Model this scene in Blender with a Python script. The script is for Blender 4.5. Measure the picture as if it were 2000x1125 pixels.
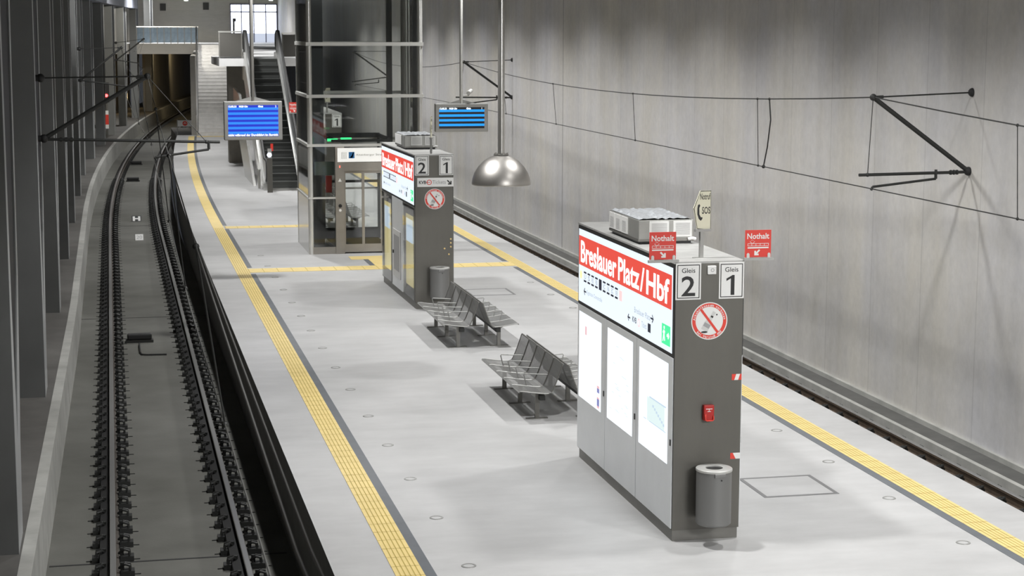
import bpy, bmesh, math, random
from mathutils import Vector, Matrix
random.seed(7)
PI = math.pi
scene = bpy.context.scene
for o in list(bpy.data.objects): bpy.data.objects.remove(o)
COL = scene.collection

# ------------------------------------------------------------------ camera, world, exposure, lamps
# place frame: +Y runs along the platform, +X towards the right-hand track, z = 0 is the platform floor
cam_data = bpy.data.cameras.new('camera'); cam = bpy.data.objects.new('camera', cam_data); COL.objects.link(cam)
cam_data.sensor_width = 36.0; cam_data.lens = 3541.0 / 2000 * 36
cam_data.clip_end = 400; cam_data.clip_start = 0.1
cam_data.dof.use_dof = True; cam_data.dof.focus_distance = 18.5; cam_data.dof.aperture_fstop = 9.0
cam.matrix_world = Matrix.Translation((0, 0, 5.0)) @ Matrix.Rotation(-0.2175, 4, 'Z') @ Matrix.Rotation(PI/2 - 0.142, 4, 'X') @ Matrix.Rotation(0.0023, 4, 'Z')
scene.camera = cam
scene.view_settings.view_transform = 'Standard'; scene.view_settings.look = 'None'
scene.view_settings.gamma = 1.0; scene.view_settings.use_curve_mapping = False
scene.view_settings.exposure = 0.25
world = bpy.data.worlds.new('world'); scene.world = world; world.use_nodes = True
world.node_tree.nodes['Background'].inputs[0].default_value = (0.75, 0.8, 0.9, 1)
world.node_tree.nodes['Background'].inputs[1].default_value = 0.04

def spot(name, loc, energy, size, blend=0.5, radius=0.2, color=(1, 0.995, 0.99), target=None):
    d = bpy.data.lights.new(name, 'SPOT'); d.energy = energy; d.spot_size = math.radians(size); d.spot_blend = blend
    d.shadow_soft_size = radius; d.color = color
    o = bpy.data.objects.new(name, d); o.location = loc; COL.objects.link(o)
    if target:
        o.rotation_euler = (Vector(target) - Vector(loc)).to_track_quat('-Z', 'Y').to_euler()
    return o
# two rows of ceiling floodlights over the platform
for k in range(-3, 7):
    v = 26.1 + 9.1 * k
    spot('ceiling_floodlight', (3.3, v, 7.0), 1250, 112, 0.5)
    for h in (0, 4.55): spot('ceiling_floodlight', (8.1, v + h, 7.0), 690, 122, 0.8, target=(8.8, v + h, 0))
# wide unseen fill light added to brighten the kiosk fronts
d = bpy.data.lights.new('kiosk_front_fill', 'AREA'); d.shape = 'RECTANGLE'; d.size = 4; d.size_y = 0.8; d.energy = 110; d.spread = math.radians(50)
o = bpy.data.objects.new('kiosk_front_fill', d); o.location = (9.0, 0.5, 7.2); COL.objects.link(o)
o.rotation_euler = (Vector((7.0, 22, 0.8)) - Vector((9.0, 0.5, 7.2))).to_track_quat('-Z', 'Y').to_euler()
# unseen spots added to brighten the upper level and the stair
for u, v, e in ((0.5, 122, 1500), (4.0, 123, 1500), (8.0, 122, 700), (2.6, 107, 1500), (9.5, 108, 500), (6.2, 80, 200)):
    spot('gallery_fill', (u, v, 8.0), e, 150, 0.8)
spot('stair_fill', (4.9, 88.5, 7.4), 1100, 90, 0.6, target=(4.9, 91, 1.5))
spot('tunnel_fill', (4.4, 123, 3.3), 330, 120, 0.8, target=(4.6, 146, 1.2), color=(1, 0.78, 0.45))  # added warm spots without a fixture, they light up the tunnel wall
spot('tunnel_fill', (5.8, 138, 3.3), 130, 150, 0.8, target=(5.0, 148, 1.2), color=(1, 0.78, 0.45))
spot('far_column_fill', (2.4, 86, 6.6), 1500, 75, 0.7, target=(0.6, 104, 2.0), color=(1, 0.95, 0.84))  # added spots that lift the faces of the far columns
spot('far_column_fill', (3.0, 100, 6.4), 900, 75, 0.7, target=(2.2, 118, 1.5), color=(1, 0.95, 0.84))
spot('far_column_fill', (1.3, 56, 6.8), 900, 60, 0.7, target=(-1.0, 78, 2.2))

# ------------------------------------------------------------------ curved centre lines
def cl(v):  return 0.0008 * max(0.0, v - 54.0) ** 2            # left track bends right far away
def ck(v):  return cl(v) + .009 * (min(max(v, 16.0), 36.0) - 18.0)      # kerb of the left track
def cp(v):  return 0.00068 * max(0.0, v - 46.0) ** 2            # left platform edge
def cr(v):  return -0.00018 * (min(max(v, 20.0), 55.0) - 20.0) ** 2           # right track drifts left
def dcl(v): return 2 * 0.0008 * max(0.0, v - 54.0)

# ------------------------------------------------------------------ materials
MATS = {}
def nodes(m): return m.node_tree.nodes, m.node_tree.links
def mat(name, col, rough=0.5, metal=0.0, var=0.0, vscale=3.0, emit=None, estr=0.0, bump=0.0, bscale=40.0, spec=0.5, stretch=None, col2=None):
    if name in MATS: return MATS[name]
    m = bpy.data.materials.new(name); m.use_nodes = True; N, L = nodes(m)
    b = N['Principled BSDF']; b.inputs['Base Color'].default_value = (*col, 1)
    b.inputs['Roughness'].default_value = rough; b.inputs['Metallic'].default_value = metal
    b.inputs['Specular IOR Level'].default_value = spec
    tc = N.new('ShaderNodeTexCoord'); mp = N.new('ShaderNodeMapping'); L.new(tc.outputs['Object'], mp.inputs['Vector'])
    if stretch: mp.inputs['Scale'].default_value = stretch
    if var > 0 or col2:
        n = N.new('ShaderNodeTexNoise'); n.inputs['Scale'].default_value = vscale; n.inputs['Detail'].default_value = 6
        n.inputs['Roughness'].default_value = 0.6
        L.new(mp.outputs[0], n.inputs['Vector'])
        r = N.new('ShaderNodeValToRGB'); r.color_ramp.elements[0].position = 0.3; r.color_ramp.elements[1].position = 0.7
        c2 = col2 if col2 else tuple(c * (1 - var) for c in col)
        c1 = col if col2 else tuple(min(1, c * (1 + var * 0.6)) for c in col)
        r.color_ramp.elements[0].color = (*c2, 1); r.color_ramp.elements[1].color = (*c1, 1)
        L.new(n.outputs['Fac'], r.inputs['Fac']); L.new(r.outputs[0], b.inputs['Base Color'])
    if bump > 0:
        n2 = N.new('ShaderNodeTexNoise'); n2.inputs['Scale'].default_value = bscale; n2.inputs['Detail'].default_value = 4
        L.new(mp.outputs[0], n2.inputs['Vector'])
        bp = N.new('ShaderNodeBump'); bp.inputs['Strength'].default_value = bump; bp.inputs['Distance'].default_value = 0.01
        L.new(n2.outputs['Fac'], bp.inputs['Height']); L.new(bp.outputs[0], b.inputs['Normal'])
    if emit:
        b.inputs['Emission Color'].default_value = (*emit, 1); b.inputs['Emission Strength'].default_value = estr
    MATS[name] = m; return m

def glass(name, tint=(0.75, 0.8, 0.8), refl=1.0, clear=0.9):
    m = bpy.data.materials.new(name); m.use_nodes = True; N, L = nodes(m)
    N.remove(N['Principled BSDF']); out = N['Material Output']
    t = N.new('ShaderNodeBsdfTransparent'); t.inputs[0].default_value = (tint[0]*clear, tint[1]*clear, tint[2]*clear, 1)
    g = N.new('ShaderNodeBsdfGlossy'); g.inputs['Roughness'].default_value = 0.03; g.inputs[0].default_value = (0.9*refl, 0.9*refl, 0.9*refl, 1)
    f = N.new('ShaderNodeFresnel'); f.inputs['IOR'].default_value = 1.5
    x = N.new('ShaderNodeMixShader'); L.new(f.outputs[0], x.inputs[0]); L.new(t.outputs[0], x.inputs[1]); L.new(g.outputs[0], x.inputs[2])
    L.new(x.outputs[0], out.inputs[0]); MATS[name] = m; return m

def floor_material():
    m = mat('platform_concrete', (0.50, 0.50, 0.495), 0.42, var=0.13, vscale=0.55, bump=0.05, bscale=60)
    N, L = nodes(m); b = N['Principled BSDF']
    tc = N.new('ShaderNodeTexCoord')
    n = N.new('ShaderNodeTexNoise'); n.inputs['Scale'].default_value = 2.2; n.inputs['Detail'].default_value = 8; n.inputs['Roughness'].default_value = 0.65
    mp = N.new('ShaderNodeMapping'); mp.inputs['Scale'].default_value = (0.5, 1.4, 1); L.new(tc.outputs['Object'], mp.inputs[0]); L.new(mp.outputs[0], n.inputs['Vector'])
    r = N.new('ShaderNodeMapRange'); r.inputs['From Min'].default_value = 0.3; r.inputs['From Max'].default_value = 0.7
    r.inputs['To Min'].default_value = 0.90; r.inputs['To Max'].default_value = 1.05; L.new(n.outputs['Fac'], r.inputs[0])
    mx = N.new('ShaderNodeMix'); mx.data_type = 'RGBA'; mx.blend_type = 'MULTIPLY'; mx.inputs[0].default_value = 1
    src = b.inputs['Base Color'].links[0].from_socket
    L.new(src, mx.inputs[6]); L.new(r.outputs[0], mx.inputs[7]); L.new(mx.outputs[2], b.inputs['Base Color'])
    return m

def wall_material(name, base, seam=1.83, offset=0.0, dark=0.75):
    """board-marked in-situ concrete: vertical streaks, panel seams every few metres, stains"""
    m = bpy.data.materials.new(name); m.use_nodes = True; N, L = nodes(m); b = N['Principled BSDF']; b.inputs['Roughness'].default_value = 0.6
    tc = N.new('ShaderNodeTexCoord'); sp = N.new('ShaderNodeSeparateXYZ'); L.new(tc.outputs['Object'], sp.inputs[0])
    def noise(scale, sv, sz, det=6, rough=0.6):
        mp = N.new('ShaderNodeMapping'); mp.inputs['Scale'].default_value = (0.2, sv, sz); L.new(tc.outputs['Object'], mp.inputs[0])
        n = N.new('ShaderNodeTexNoise'); n.inputs['Scale'].default_value = scale; n.inputs['Detail'].default_value = det; n.inputs['Roughness'].default_value = rough
        L.new(mp.outputs[0], n.inputs['Vector']); return n.outputs['Fac']
    def mapr(x, a, c, lo, hi):
        r = N.new('ShaderNodeMapRange'); r.inputs[1].default_value = a; r.inputs[2].default_value = c; r.inputs[3].default_value = lo; r.inputs[4].default_value = hi
        L.new(x, r.inputs[0]); return r.outputs[0]
    def mul(x, y):
        q = N.new('ShaderNodeMath'); q.operation = 'MULTIPLY'; L.new(x, q.inputs[0]); L.new(y, q.inputs[1]); return q.outputs[0]
    streak = mapr(noise(1.5, 1.0, 0.06), 0.3, 0.7, 0.88, 1.05)
    cloud = mapr(noise(0.55, 0.6, 0.9), 0.3, 0.7, 0.88, 1.05)
    fine = mapr(noise(9.0, 1.0, 0.8), 0.3, 0.7, 0.93, 1.04)
    f = mul(mul(streak, cloud), fine)
    def seams(period, off, width, lo):
        a = N.new('ShaderNodeMath'); a.operation = 'ADD'; a.inputs[1].default_value = off; L.new(sp.outputs[1], a.inputs[0])
        d = N.new('ShaderNodeMath'); d.operation = 'DIVIDE'; d.inputs[1].default_value = period; L.new(a.outputs[0], d.inputs[0])
        fr = N.new('ShaderNodeMath'); fr.operation = 'FRACT'; L.new(d.outputs[0], fr.inputs[0])
        c = N.new('ShaderNodeMath'); c.operation = 'LESS_THAN'; c.inputs[1].default_value = width / period; L.new(fr.outputs[0], c.inputs[0])
        return mapr(c.outputs[0], 0, 1, 1.0, lo)
    f = mul(f, seams(seam, offset, 0.025, 0.84))
    f = mul(f, seams(seam * 14, offset + 3.66, 0.05, 0.45))
    mx = N.new('ShaderNodeMix'); mx.data_type = 'RGBA'; mx.blend_type = 'MULTIPLY'; mx.inputs[0].default_value = 1
    tone = N.new('ShaderNodeMix'); tone.data_type = 'RGBA'; L.new(mapr(noise(0.5, 1, 0.5), 0.35, 0.65, 0, 1), tone.inputs[0])
    tone.inputs[6].default_value = (base[0]*1.02, base[1]*0.99, base[2]*0.93, 1); tone.inputs[7].default_value = (base[0]*0.98, base[1]*0.98, base[2]*1.02, 1)
    L.new(tone.outputs[2], mx.inputs[6]); L.new(f, mx.inputs[7]); L.new(mx.outputs[2], b.inputs['Base Color'])
    MATS[name] = m; return m

def perforated():
    m = bpy.data.materials.new('perforated_steel'); m.use_nodes = True; N, L = nodes(m); b = N['Principled BSDF']
    b.inputs['Base Color'].default_value = (0.27, 0.27, 0.26, 1); b.inputs['Metallic'].default_value = 0.55; b.inputs['Roughness'].default_value = 0.42
    tc = N.new('ShaderNodeTexCoord'); v = N.new('ShaderNodeTexVoronoi'); v.inputs['Scale'].default_value = 62; v.inputs['Randomness'].default_value = 0.0
    L.new(tc.outputs['UV'], v.inputs['Vector'])
    c = N.new('ShaderNodeMath'); c.operation = 'GREATER_THAN'; c.inputs[1].default_value = 0.33; L.new(v.outputs['Distance'], c.inputs[0])
    t = N.new('ShaderNodeBsdfTransparent'); x = N.new('ShaderNodeMixShader')
    L.new(c.outputs[0], x.inputs[0]); L.new(t.outputs[0], x.inputs[1]); L.new(b.outputs[0], x.inputs[2]); L.new(x.outputs[0], N['Material Output'].inputs[0])
    MATS['perforated_steel'] = m; return m

def emis(name, col, s):
    return mat(name, tuple(c * 0.08 for c in col), 0.35, emit=col, estr=s)

FLOOR = floor_material()
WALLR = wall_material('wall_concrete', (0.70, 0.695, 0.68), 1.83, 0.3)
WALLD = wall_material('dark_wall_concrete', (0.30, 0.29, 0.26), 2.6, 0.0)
WALLB = wall_material('end_wall_concrete', (0.42, 0.41, 0.38), 2.4, 0.0)
BED = mat('track_slab_concrete', (0.14, 0.14, 0.124), 0.7, var=0.28, vscale=0.9, bump=0.15, bscale=30, col2=(0.095, 0.095, 0.082))
CURB = mat('kerb_concrete', (0.46, 0.46, 0.43), 0.7, var=0.2, vscale=2)
WALK = mat('walkway_concrete', (0.135, 0.13, 0.12), 0.75, var=0.25, vscale=1.2)
COLM = mat('column_concrete', (0.16, 0.165, 0.162), 0.6, var=0.12, vscale=1.0)
DARKTOP = mat('duct_cover_grey', (0.115, 0.115, 0.108), 0.8, var=0.15, vscale=4)
CEIL = mat('ceiling_dark', (0.07, 0.07, 0.07), 0.8)
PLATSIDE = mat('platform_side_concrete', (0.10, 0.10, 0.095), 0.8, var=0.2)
YEL = None
def tactile_material():
    m = mat('tactile_yellow', (0.74, 0.58, 0.24), 0.6, var=0.08, vscale=3)
    return m
YEL = tactile_material()
YELJ = mat('tactile_groove', (0.42, 0.32, 0.08), 0.8)
BAND = mat('contrast_band_grey', (0.13, 0.14, 0.15), 0.6, var=0.1)
STEEL = mat('brushed_steel', (0.135, 0.13, 0.116), 0.48, 0.6, var=0.12, vscale=2.0, stretch=(1, 1, 0.3))
STEELD = mat('dark_steel', (0.20, 0.195, 0.18), 0.45, 0.6, var=0.1)
STEELL = mat('bright_steel', (0.60, 0.59, 0.56), 0.28, 0.9)
GALV = mat('grey_galvanised', (0.36, 0.36, 0.345), 0.5, 0.5, var=0.08)
ROOFM = mat('roof_sheet', (0.40, 0.40, 0.385), 0.5, 0.2, var=0.15, vscale=5)
PANEL = mat('panel_grey_enamel', (0.68, 0.70, 0.71), 0.3, 0.1, var=0.04)
LAMPM = mat('lamp_spun_aluminium', (0.50, 0.48, 0.45), 0.40, 0.95)
BLACK = mat('black', (0.012, 0.012, 0.012), 0.5)
RUBBER = mat('rubber_black', (0.02, 0.02, 0.02), 0.6)
IRON = mat('dark_iron', (0.035, 0.036, 0.034), 0.55, 0.3)
RAILTOP = mat('rail_steel', (0.36, 0.36, 0.35), 0.35, 0.6)
RAILM = mat('rail_rusty', (0.075, 0.065, 0.055), 0.7, 0.3, var=0.3, vscale=8)
RUST = mat('rail_rust_brown', (0.10, 0.072, 0.05), 0.75, 0.2, var=0.3, vscale=6)
WHITE = mat('white_enamel', (0.80, 0.80, 0.78), 0.4)
CREAM = mat('cream_enamel', (0.74, 0.72, 0.56), 0.4)
RED = mat('red_enamel', (0.70, 0.045, 0.03), 0.4)
REDS = mat('red_sticker', (0.72, 0.05, 0.03), 0.5)
GREYP = mat('grey_print', (0.35, 0.35, 0.35), 0.5)
LGREY = mat('light_grey_print', (0.62, 0.62, 0.60), 0.5)
BRASS = mat('brass', (0.75, 0.55, 0.25), 0.3, 0.8)
LOUVRE = mat('louvre_white', (0.68, 0.68, 0.66), 0.45)
FOIL = mat('plastic_film', (0.72, 0.75, 0.78), 0.12, 0.4, bump=0.6, bscale=25)
INOX = mat('steel_stair', (0.58, 0.57, 0.55), 0.5, 0.3, var=0.12, vscale=4)
STEPM = mat('escalator_step', (0.055, 0.058, 0.055), 0.45, 0.4)
LIFTDARK = mat('lift_dark_frame', (0.03, 0.034, 0.033), 0.4, 0.3)
GLASS = glass('clear_glass', (0.96, 0.97, 0.96), 1.0, 0.96)
LSTEEL = mat('lift_steel', (0.34, 0.32, 0.285), 0.42, 0.55, var=0.1)
GLASSD = glass('lift_glass', (0.95, 0.96, 0.95), 1.0, 0.95)
POSTM = mat('pale_post_metal', (.66, .66, .63), .22, .45)
BEAMM = mat('pale_beam_metal', (.60, .60, .57), .4, .3)
GLASSB = glass('balustrade_glass', (0.85, 0.92, 0.97), 1.3, 0.9)
N_, L_ = nodes(GLASSB); df = N_.new('ShaderNodeBsdfTranslucent'); df.inputs[0].default_value = (0.62, 0.74, 0.85, 1)  # pale blue patches in the glass paint in reflected daylight
d2 = N_.new('ShaderNodeBsdfDiffuse'); d2.inputs[0].default_value = (0.62, 0.74, 0.85, 1); ad = N_.new('ShaderNodeMixShader'); L_.new(df.outputs[0], ad.inputs[1]); L_.new(d2.outputs[0], ad.inputs[2])
nz = N_.new('ShaderNodeTexNoise'); nz.inputs['Scale'].default_value = 2.5; mr = N_.new('ShaderNodeMapRange'); mr.inputs[3].default_value = 0.15; mr.inputs[4].default_value = 0.7; L_.new(nz.outputs['Fac'], mr.inputs[0])
mx_ = N_.new('ShaderNodeMixShader'); old = N_['Material Output'].inputs[0].links[0].from_socket
L_.new(mr.outputs[0], mx_.inputs[0]); L_.new(old, mx_.inputs[1]); L_.new(ad.outputs[0], mx_.inputs[2]); L_.new(mx_.outputs[0], N_['Material Output'].inputs[0])
PERF = perforated()
E_WHITE = emis('lightbox_white', (0.82, 0.91, 1.0), 0.86)
E_WHITE2 = emis('poster_white', (0.88, 0.94, 1.0), 0.98)
E_RED = emis('lightbox_red', (0.85, 0.075, 0.05), 0.78)
E_TXT = emis('lightbox_lettering', (1.0, 0.97, 0.97), 1.1)
E_DARK = mat('lightbox_ink', (0.01, 0.015, 0.05), 0.4)
E_PALE = emis('lightbox_pale_ink', (0.42, 0.50, 0.60), 0.7)
E_PINK = emis('lightbox_pink', (1.0, 0.62, 0.62), 0.9)
E_GREEN = emis('exit_green', (0.05, 0.75, 0.30), 1.0)
E_YELL = emis('lightbox_yellow', (0.85, 0.85, 0.40), 0.9)
E_POSTER = emis('poster_mist', (0.72, 0.86, 0.86), 0.82)
P_YELLOW = emis('poster_yellow', (0.70, 0.60, 0.22), 0.65)
P_BLUE = emis('poster_pale_blue', (0.55, 0.70, 0.85), 0.75)
P_PINK = emis('poster_pink', (0.95, 0.55, 0.60), 0.7)
P_NAVY = emis('poster_navy', (0.20, 0.22, 0.55), 0.7)
S_BLUE1 = emis('screen_blue_light', (0.012, 0.22, 1.0), 1.0)
S_BLUE2 = emis('screen_blue_dark', (0.001, 0.02, 0.48), 1.0)
S_CYAN = emis('screen_azure', (0.004, 0.30, 0.90), 1.0)
S_BLACK = mat('screen_black', (0.004, 0.006, 0.012), 0.3)
S_TXT = emis('screen_text', (0.9, 0.95, 1.0), 1.3)
E_REDL = emis('signal_red', (1.0, 0.03, 0.03), 14)
E_DAY = emis('daylight_pane', (0.78, 0.84, 1.0), 2.2)
E_DAY2 = emis('daylight_pane_lower', (0.55, 0.60, 0.72), 0.9)
E_LAMP = emis('lamp_glow', (0.85, 1.0, 0.85), 6)
E_WARM = emis('warm_room_light', (1.0, 0.72, 0.36), 1.3)

# ------------------------------------------------------------------ mesh builder
GLYPH = {}
def glyphs(s, bold):
    key = (s, bold)
    if key not in GLYPH:
        c = bpy.data.curves.new('t', 'FONT'); c.body = s; c.size = 1; c.offset = bold; c.resolution_u = 3
        o = bpy.data.objects.new('t', c); COL.objects.link(o)
        me = bpy.data.meshes.new_from_object(o)
        GLYPH[key] = ([(v.co.x, v.co.y) for v in me.vertices], [tuple(p.vertices) for p in me.polygons])
        bpy.data.objects.remove(o); bpy.data.meshes.remove(me); bpy.data.curves.remove(c)
    return GLYPH[key]

class MB:
    def __init__(s, o=(0, 0, 0)): s.v = []; s.f = []; s.mi = []; s.o = o
    def add(s, vs, fs, mi=0):
        n = len(s.v); s.v += [tuple(p) for p in vs]; s.f += [tuple(i + n for i in f) for f in fs]; s.mi += [mi] * len(fs); return s
    def box(s, x0, x1, y0, y1, z0, z1, mi=0):
        v = [(x, y, z) for z in (z0, z1) for y in (y0, y1) for x in (x0, x1)]
        return s.add(v, [(0, 2, 3, 1), (4, 5, 7, 6), (0, 1, 5, 4), (2, 6, 7, 3), (0, 4, 6, 2), (1, 3, 7, 5)], mi)
    def cyl(s, a, b, r, n=12, r2=None, mi=0, cap=True):
        a = Vector(a); b = Vector(b); r2 = r if r2 is None else r2; d = (b - a).normalized()
        x = d.orthogonal().normalized(); y = d.cross(x); vs = []
        for p, q in ((a, r), (b, r2)):
            vs += [p + (x * math.cos(2*PI*i/n) + y * math.sin(2*PI*i/n)) * q for i in range(n)]
        fs = [(i, (i+1) % n, n + (i+1) % n, n + i) for i in range(n)]
        if cap: fs += [tuple(range(n))[::-1], tuple(range(n, 2*n))]
        return s.add(vs, fs, mi)
    def tube(s, pts, r, n=8, mi=0):
        pts = [Vector(p) for p in pts]; vs = []; m = len(pts); x = None
        for i, p in enumerate(pts):
            d = (pts[min(i+1, m-1)] - pts[max(i-1, 0)]).normalized()
            x = d.orthogonal().normalized() if x is None else (x - d * x.dot(d)).normalized()
            y = d.cross(x); vs += [p + (x * math.cos(2*PI*k/n) + y * math.sin(2*PI*k/n)) * r for k in range(n)]
        fs = [(i*n + k, i*n + (k+1) % n, (i+1)*n + (k+1) % n, (i+1)*n + k) for i in range(m-1) for k in range(n)]
        fs += [tuple(range(n))[::-1], tuple(range((m-1)*n, m*n))]
        return s.add(vs, fs, mi)
    def prism(s, poly, ax, a, b, mi=0):
        """poly of 2-D points extruded along axis ax (0,1,2); the 2-D points fill the other two axes in order"""
        def mk(p, t):
            q = list(p); q.insert(ax, t); return tuple(q)
        n = len(poly); vs = [mk(p, a) for p in poly] + [mk(p, b) for p in poly]
        fs = [tuple(range(n))[::-1], tuple(range(n, 2*n))] + [(i, (i+1) % n, n + (i+1) % n, n + i) for i in range(n)]
        return s.add(vs, fs, mi)
    def lathe(s, prof, c=(0, 0, 0), n=40, mi=0):
        vs = []
        for r, z in prof: vs += [(c[0] + r*math.cos(2*PI*i/n), c[1] + r*math.sin(2*PI*i/n), c[2] + z) for i in range(n)]
        fs = [(k*n + i, k*n + (i+1) % n, (k+1)*n + (i+1) % n, (k+1)*n + i) for k in range(len(prof)-1) for i in range(n)]
        return s.add(vs, fs, mi)
    def ball(s, c, r, mi=0, n=12):
        return s.lathe([(max(1e-4, r*math.sin(PI*k/8)), -r*math.cos(PI*k/8)) for k in range(9)], c, n, mi)
    def sweep(s, sec, off, v0, v1, step, mi=0, closed=False):
        """section (u,z) points swept along the platform with lateral offset off(v)"""
        k = max(1, int(round((v1 - v0) / step))); n = len(sec); vs = []
        for i in range(k+1):
            v = v0 + (v1 - v0) * i / k; vs += [(u + off(v), v, z) for u, z in sec]
        m = n if closed else n-1
        fs = [(i*n + j, i*n + (j+1) % n, (i+1)*n + (j+1) % n, (i+1)*n + j) for i in range(k) for j in range(m)]
        if closed: fs += [tuple(range(n)), tuple(range(k*n, (k+1)*n))[::-1]]
        return s.add(vs, fs, mi)
    # flat work on a plane: O origin, X and Y directions (3-D)
    def poly2(s, pl, pts, mi=0):
        O, X, Y = pl; return s.add([O + X*a + Y*b for a, b in pts], [tuple(range(len(pts)))], mi)
    def rect2(s, pl, x0, x1, y0, y1, mi=0): return s.poly2(pl, [(x0, y0), (x1, y0), (x1, y1), (x0, y1)], mi)
    def ring2(s, pl, cx, cy, r0, r1, n=40, a0=0, a1=2*PI, mi=0):
        O, X, Y = pl; vs = []; full = abs(a1 - a0 - 2*PI) < 1e-6; k = n
        for i in range(k+1):
            t = a0 + (a1-a0)*i/k
            for r in (r0, r1): vs.append(O + X*(cx + r*math.cos(t)) + Y*(cy + r*math.sin(t)))
        return s.add(vs, [(2*i, 2*i+1, 2*i+3, 2*i+2) for i in range(k)], mi)
    def disc2(s, pl, cx, cy, r, n=32, mi=0, sy=1.0):
        return s.poly2(pl, [(cx + r*math.cos(2*PI*i/n), cy + sy*r*math.sin(2*PI*i/n)) for i in range(n)], mi)
    def text2(s, pl, body, x0, y0, w=None, h=None, bold=0.0, mi=0, center=False):
        vs, fs = glyphs(body, bold); xs = [p[0] for p in vs]; ys = [p[1] for p in vs]
        if not xs: return s
        mx, my = min(xs), min(ys); W = max(xs)-mx; Hh = max(ys)-my
        sy = h / Hh if h else w / W; sx = w / W if w else sy
        if center: x0 = x0 - W*sx/2
        O, X, Y = pl
        return s.add([O + X*(x0 + (a-mx)*sx) + Y*(y0 + (b-my)*sy) for a, b in vs], fs, mi)
    def arc_text2(s, pl, body, cx, cy, r, size, a0, a1, mi=0, inward=False, bold=0.02):
        O, X, Y = pl; n = len(body)
        for i, ch in enumerate(body):
            if ch == ' ': continue
            t = a0 + (a1-a0) * (i+0.5)/n
            vs, fs = glyphs(ch, bold); xs = [p[0] for p in vs]; m = (min(xs)+max(xs))/2
            up = Vector((math.cos(t), math.sin(t))) * (-1 if inward else 1); rt = Vector((up.y, -up.x))
            c = Vector((cx + r*math.cos(t), cy + r*math.sin(t)))
            pts = [c + rt*((a-m)*size) + up*((b-0.35)*size) for a, b in vs]
            s.add([O + X*p.x + Y*p.y for p in pts], fs, mi)
        return s
    def arrow2(s, pl, x, y, L, ang, t, mi=0):
        """arrow with its tip at (x,y) pointing along ang"""
        O, X, Y = pl; c, n = math.cos(ang), math.sin(ang)
        def P(a, b): return (x + a*c - b*n, y + a*n + b*c)
        h = L*0.42; q = t*0.707
        s.poly2(pl, [P(0, 0), P(-h, h), P(-h-q, h-q), P(-2*q-t/2, t/2), P(-L, t/2), P(-L, -t/2), P(-2*q-t/2, -t/2), P(-h-q, -h+q), P(-h, -h)], mi)
        return s
    def build(s, name, m, parent=None, bevel=0.0, smooth=False, kind=None, seg=2, uv=False):
        me = bpy.data.meshes.new(name)
        o3 = s.o
        me.from_pydata([(a-o3[0], b-o3[1], c-o3[2]) for a, b, c in s.v], [], s.f)
        for q in (m if isinstance(m, (list, tuple)) else [m]): me.materials.append(q)
        if len(me.materials) > 1:
            for p, i in zip(me.polygons, s.mi): p.material_index = i
        bm = bmesh.new(); bm.from_mesh(me)
        if smooth or bevel: bmesh.ops.remove_doubles(bm, verts=bm.verts, dist=1e-5)
        if bevel:
            bmesh.ops.recalc_face_normals(bm, faces=bm.faces)
            ed = [e for e in bm.edges if len(e.link_faces) == 2 and e.calc_face_angle(0) > 0.5]
            bmesh.ops.bevel(bm, geom=ed, offset=bevel, segments=seg, affect='EDGES', profile=0.5)
        bm.to_mesh(me); bm.free()
        if uv:
            l = me.uv_layers.new(name='UVMap')
            for p in me.polygons:
                for li, vi in zip(p.loop_indices, p.vertices):
                    c = me.vertices[vi].co; l.data[li].uv = (c.y, c.z + c.x)
        if smooth:
            for p in me.polygons: p.use_smooth = True
            me.set_sharp_from_angle(angle=math.radians(40))
        me.update()
        o = bpy.data.objects.new(name, me); COL.objects.link(o)
        if parent: o.parent = parent
        else: o.location = o3
        if kind: o['kind'] = kind
        return o

def thing(name, label, cat, loc=(0, 0, 0), group=None, rz=0):
    o = bpy.data.objects.new(name, None); COL.objects.link(o); o.location = loc; o.rotation_euler = (0, 0, rz)
    o.empty_display_size = 0.1; o['label'] = label; o['category'] = cat
    if group: o['group'] = group
    return o
def tag(o, label, cat, group=None):
    o['label'] = label; o['category'] = cat
    if group: o['group'] = group
    return o
def struct(o): o['kind'] = 'structure'; return o
def dup(root, loc, label, rz=None, group=None):
    r = root.copy(); COL.objects.link(r); r.location = loc; r['label'] = label
    if rz is not None: r.rotation_euler = (0, 0, rz)
    if group: r['group'] = group
    for ch in list(root.children):
        c = ch.copy(); COL.objects.link(c); c.parent = r
        for g in list(ch.children):
            d = g.copy(); COL.objects.link(d); d.parent = c
    return r
VX, VY, VZ = Vector((1, 0, 0)), Vector((0, 1, 0)), Vector((0, 0, 1))
def front(x, y, z): return (Vector((x, y, z)), VX, VZ)          # faces -Y
def left(x, y, z):  return (Vector((x, y, z)), -VY, VZ)         # faces -X
def right(x, y, z): return (Vector((x, y, z)), VY, VZ)          # faces +X
ORD = ['first', 'second', 'third', 'fourth', 'fifth', 'sixth', 'seventh', 'eighth', 'ninth', 'tenth', 'eleventh', 'twelfth', 'thirteenth', 'fourteenth', 'fifteenth', 'sixteenth']

# ------------------------------------------------------------------ the setting
UL, UR = 1.90, 9.22                 # platform edges
ZB = -1.18                          # track slab
V0, V1 = -8.0, 87.0
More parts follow.
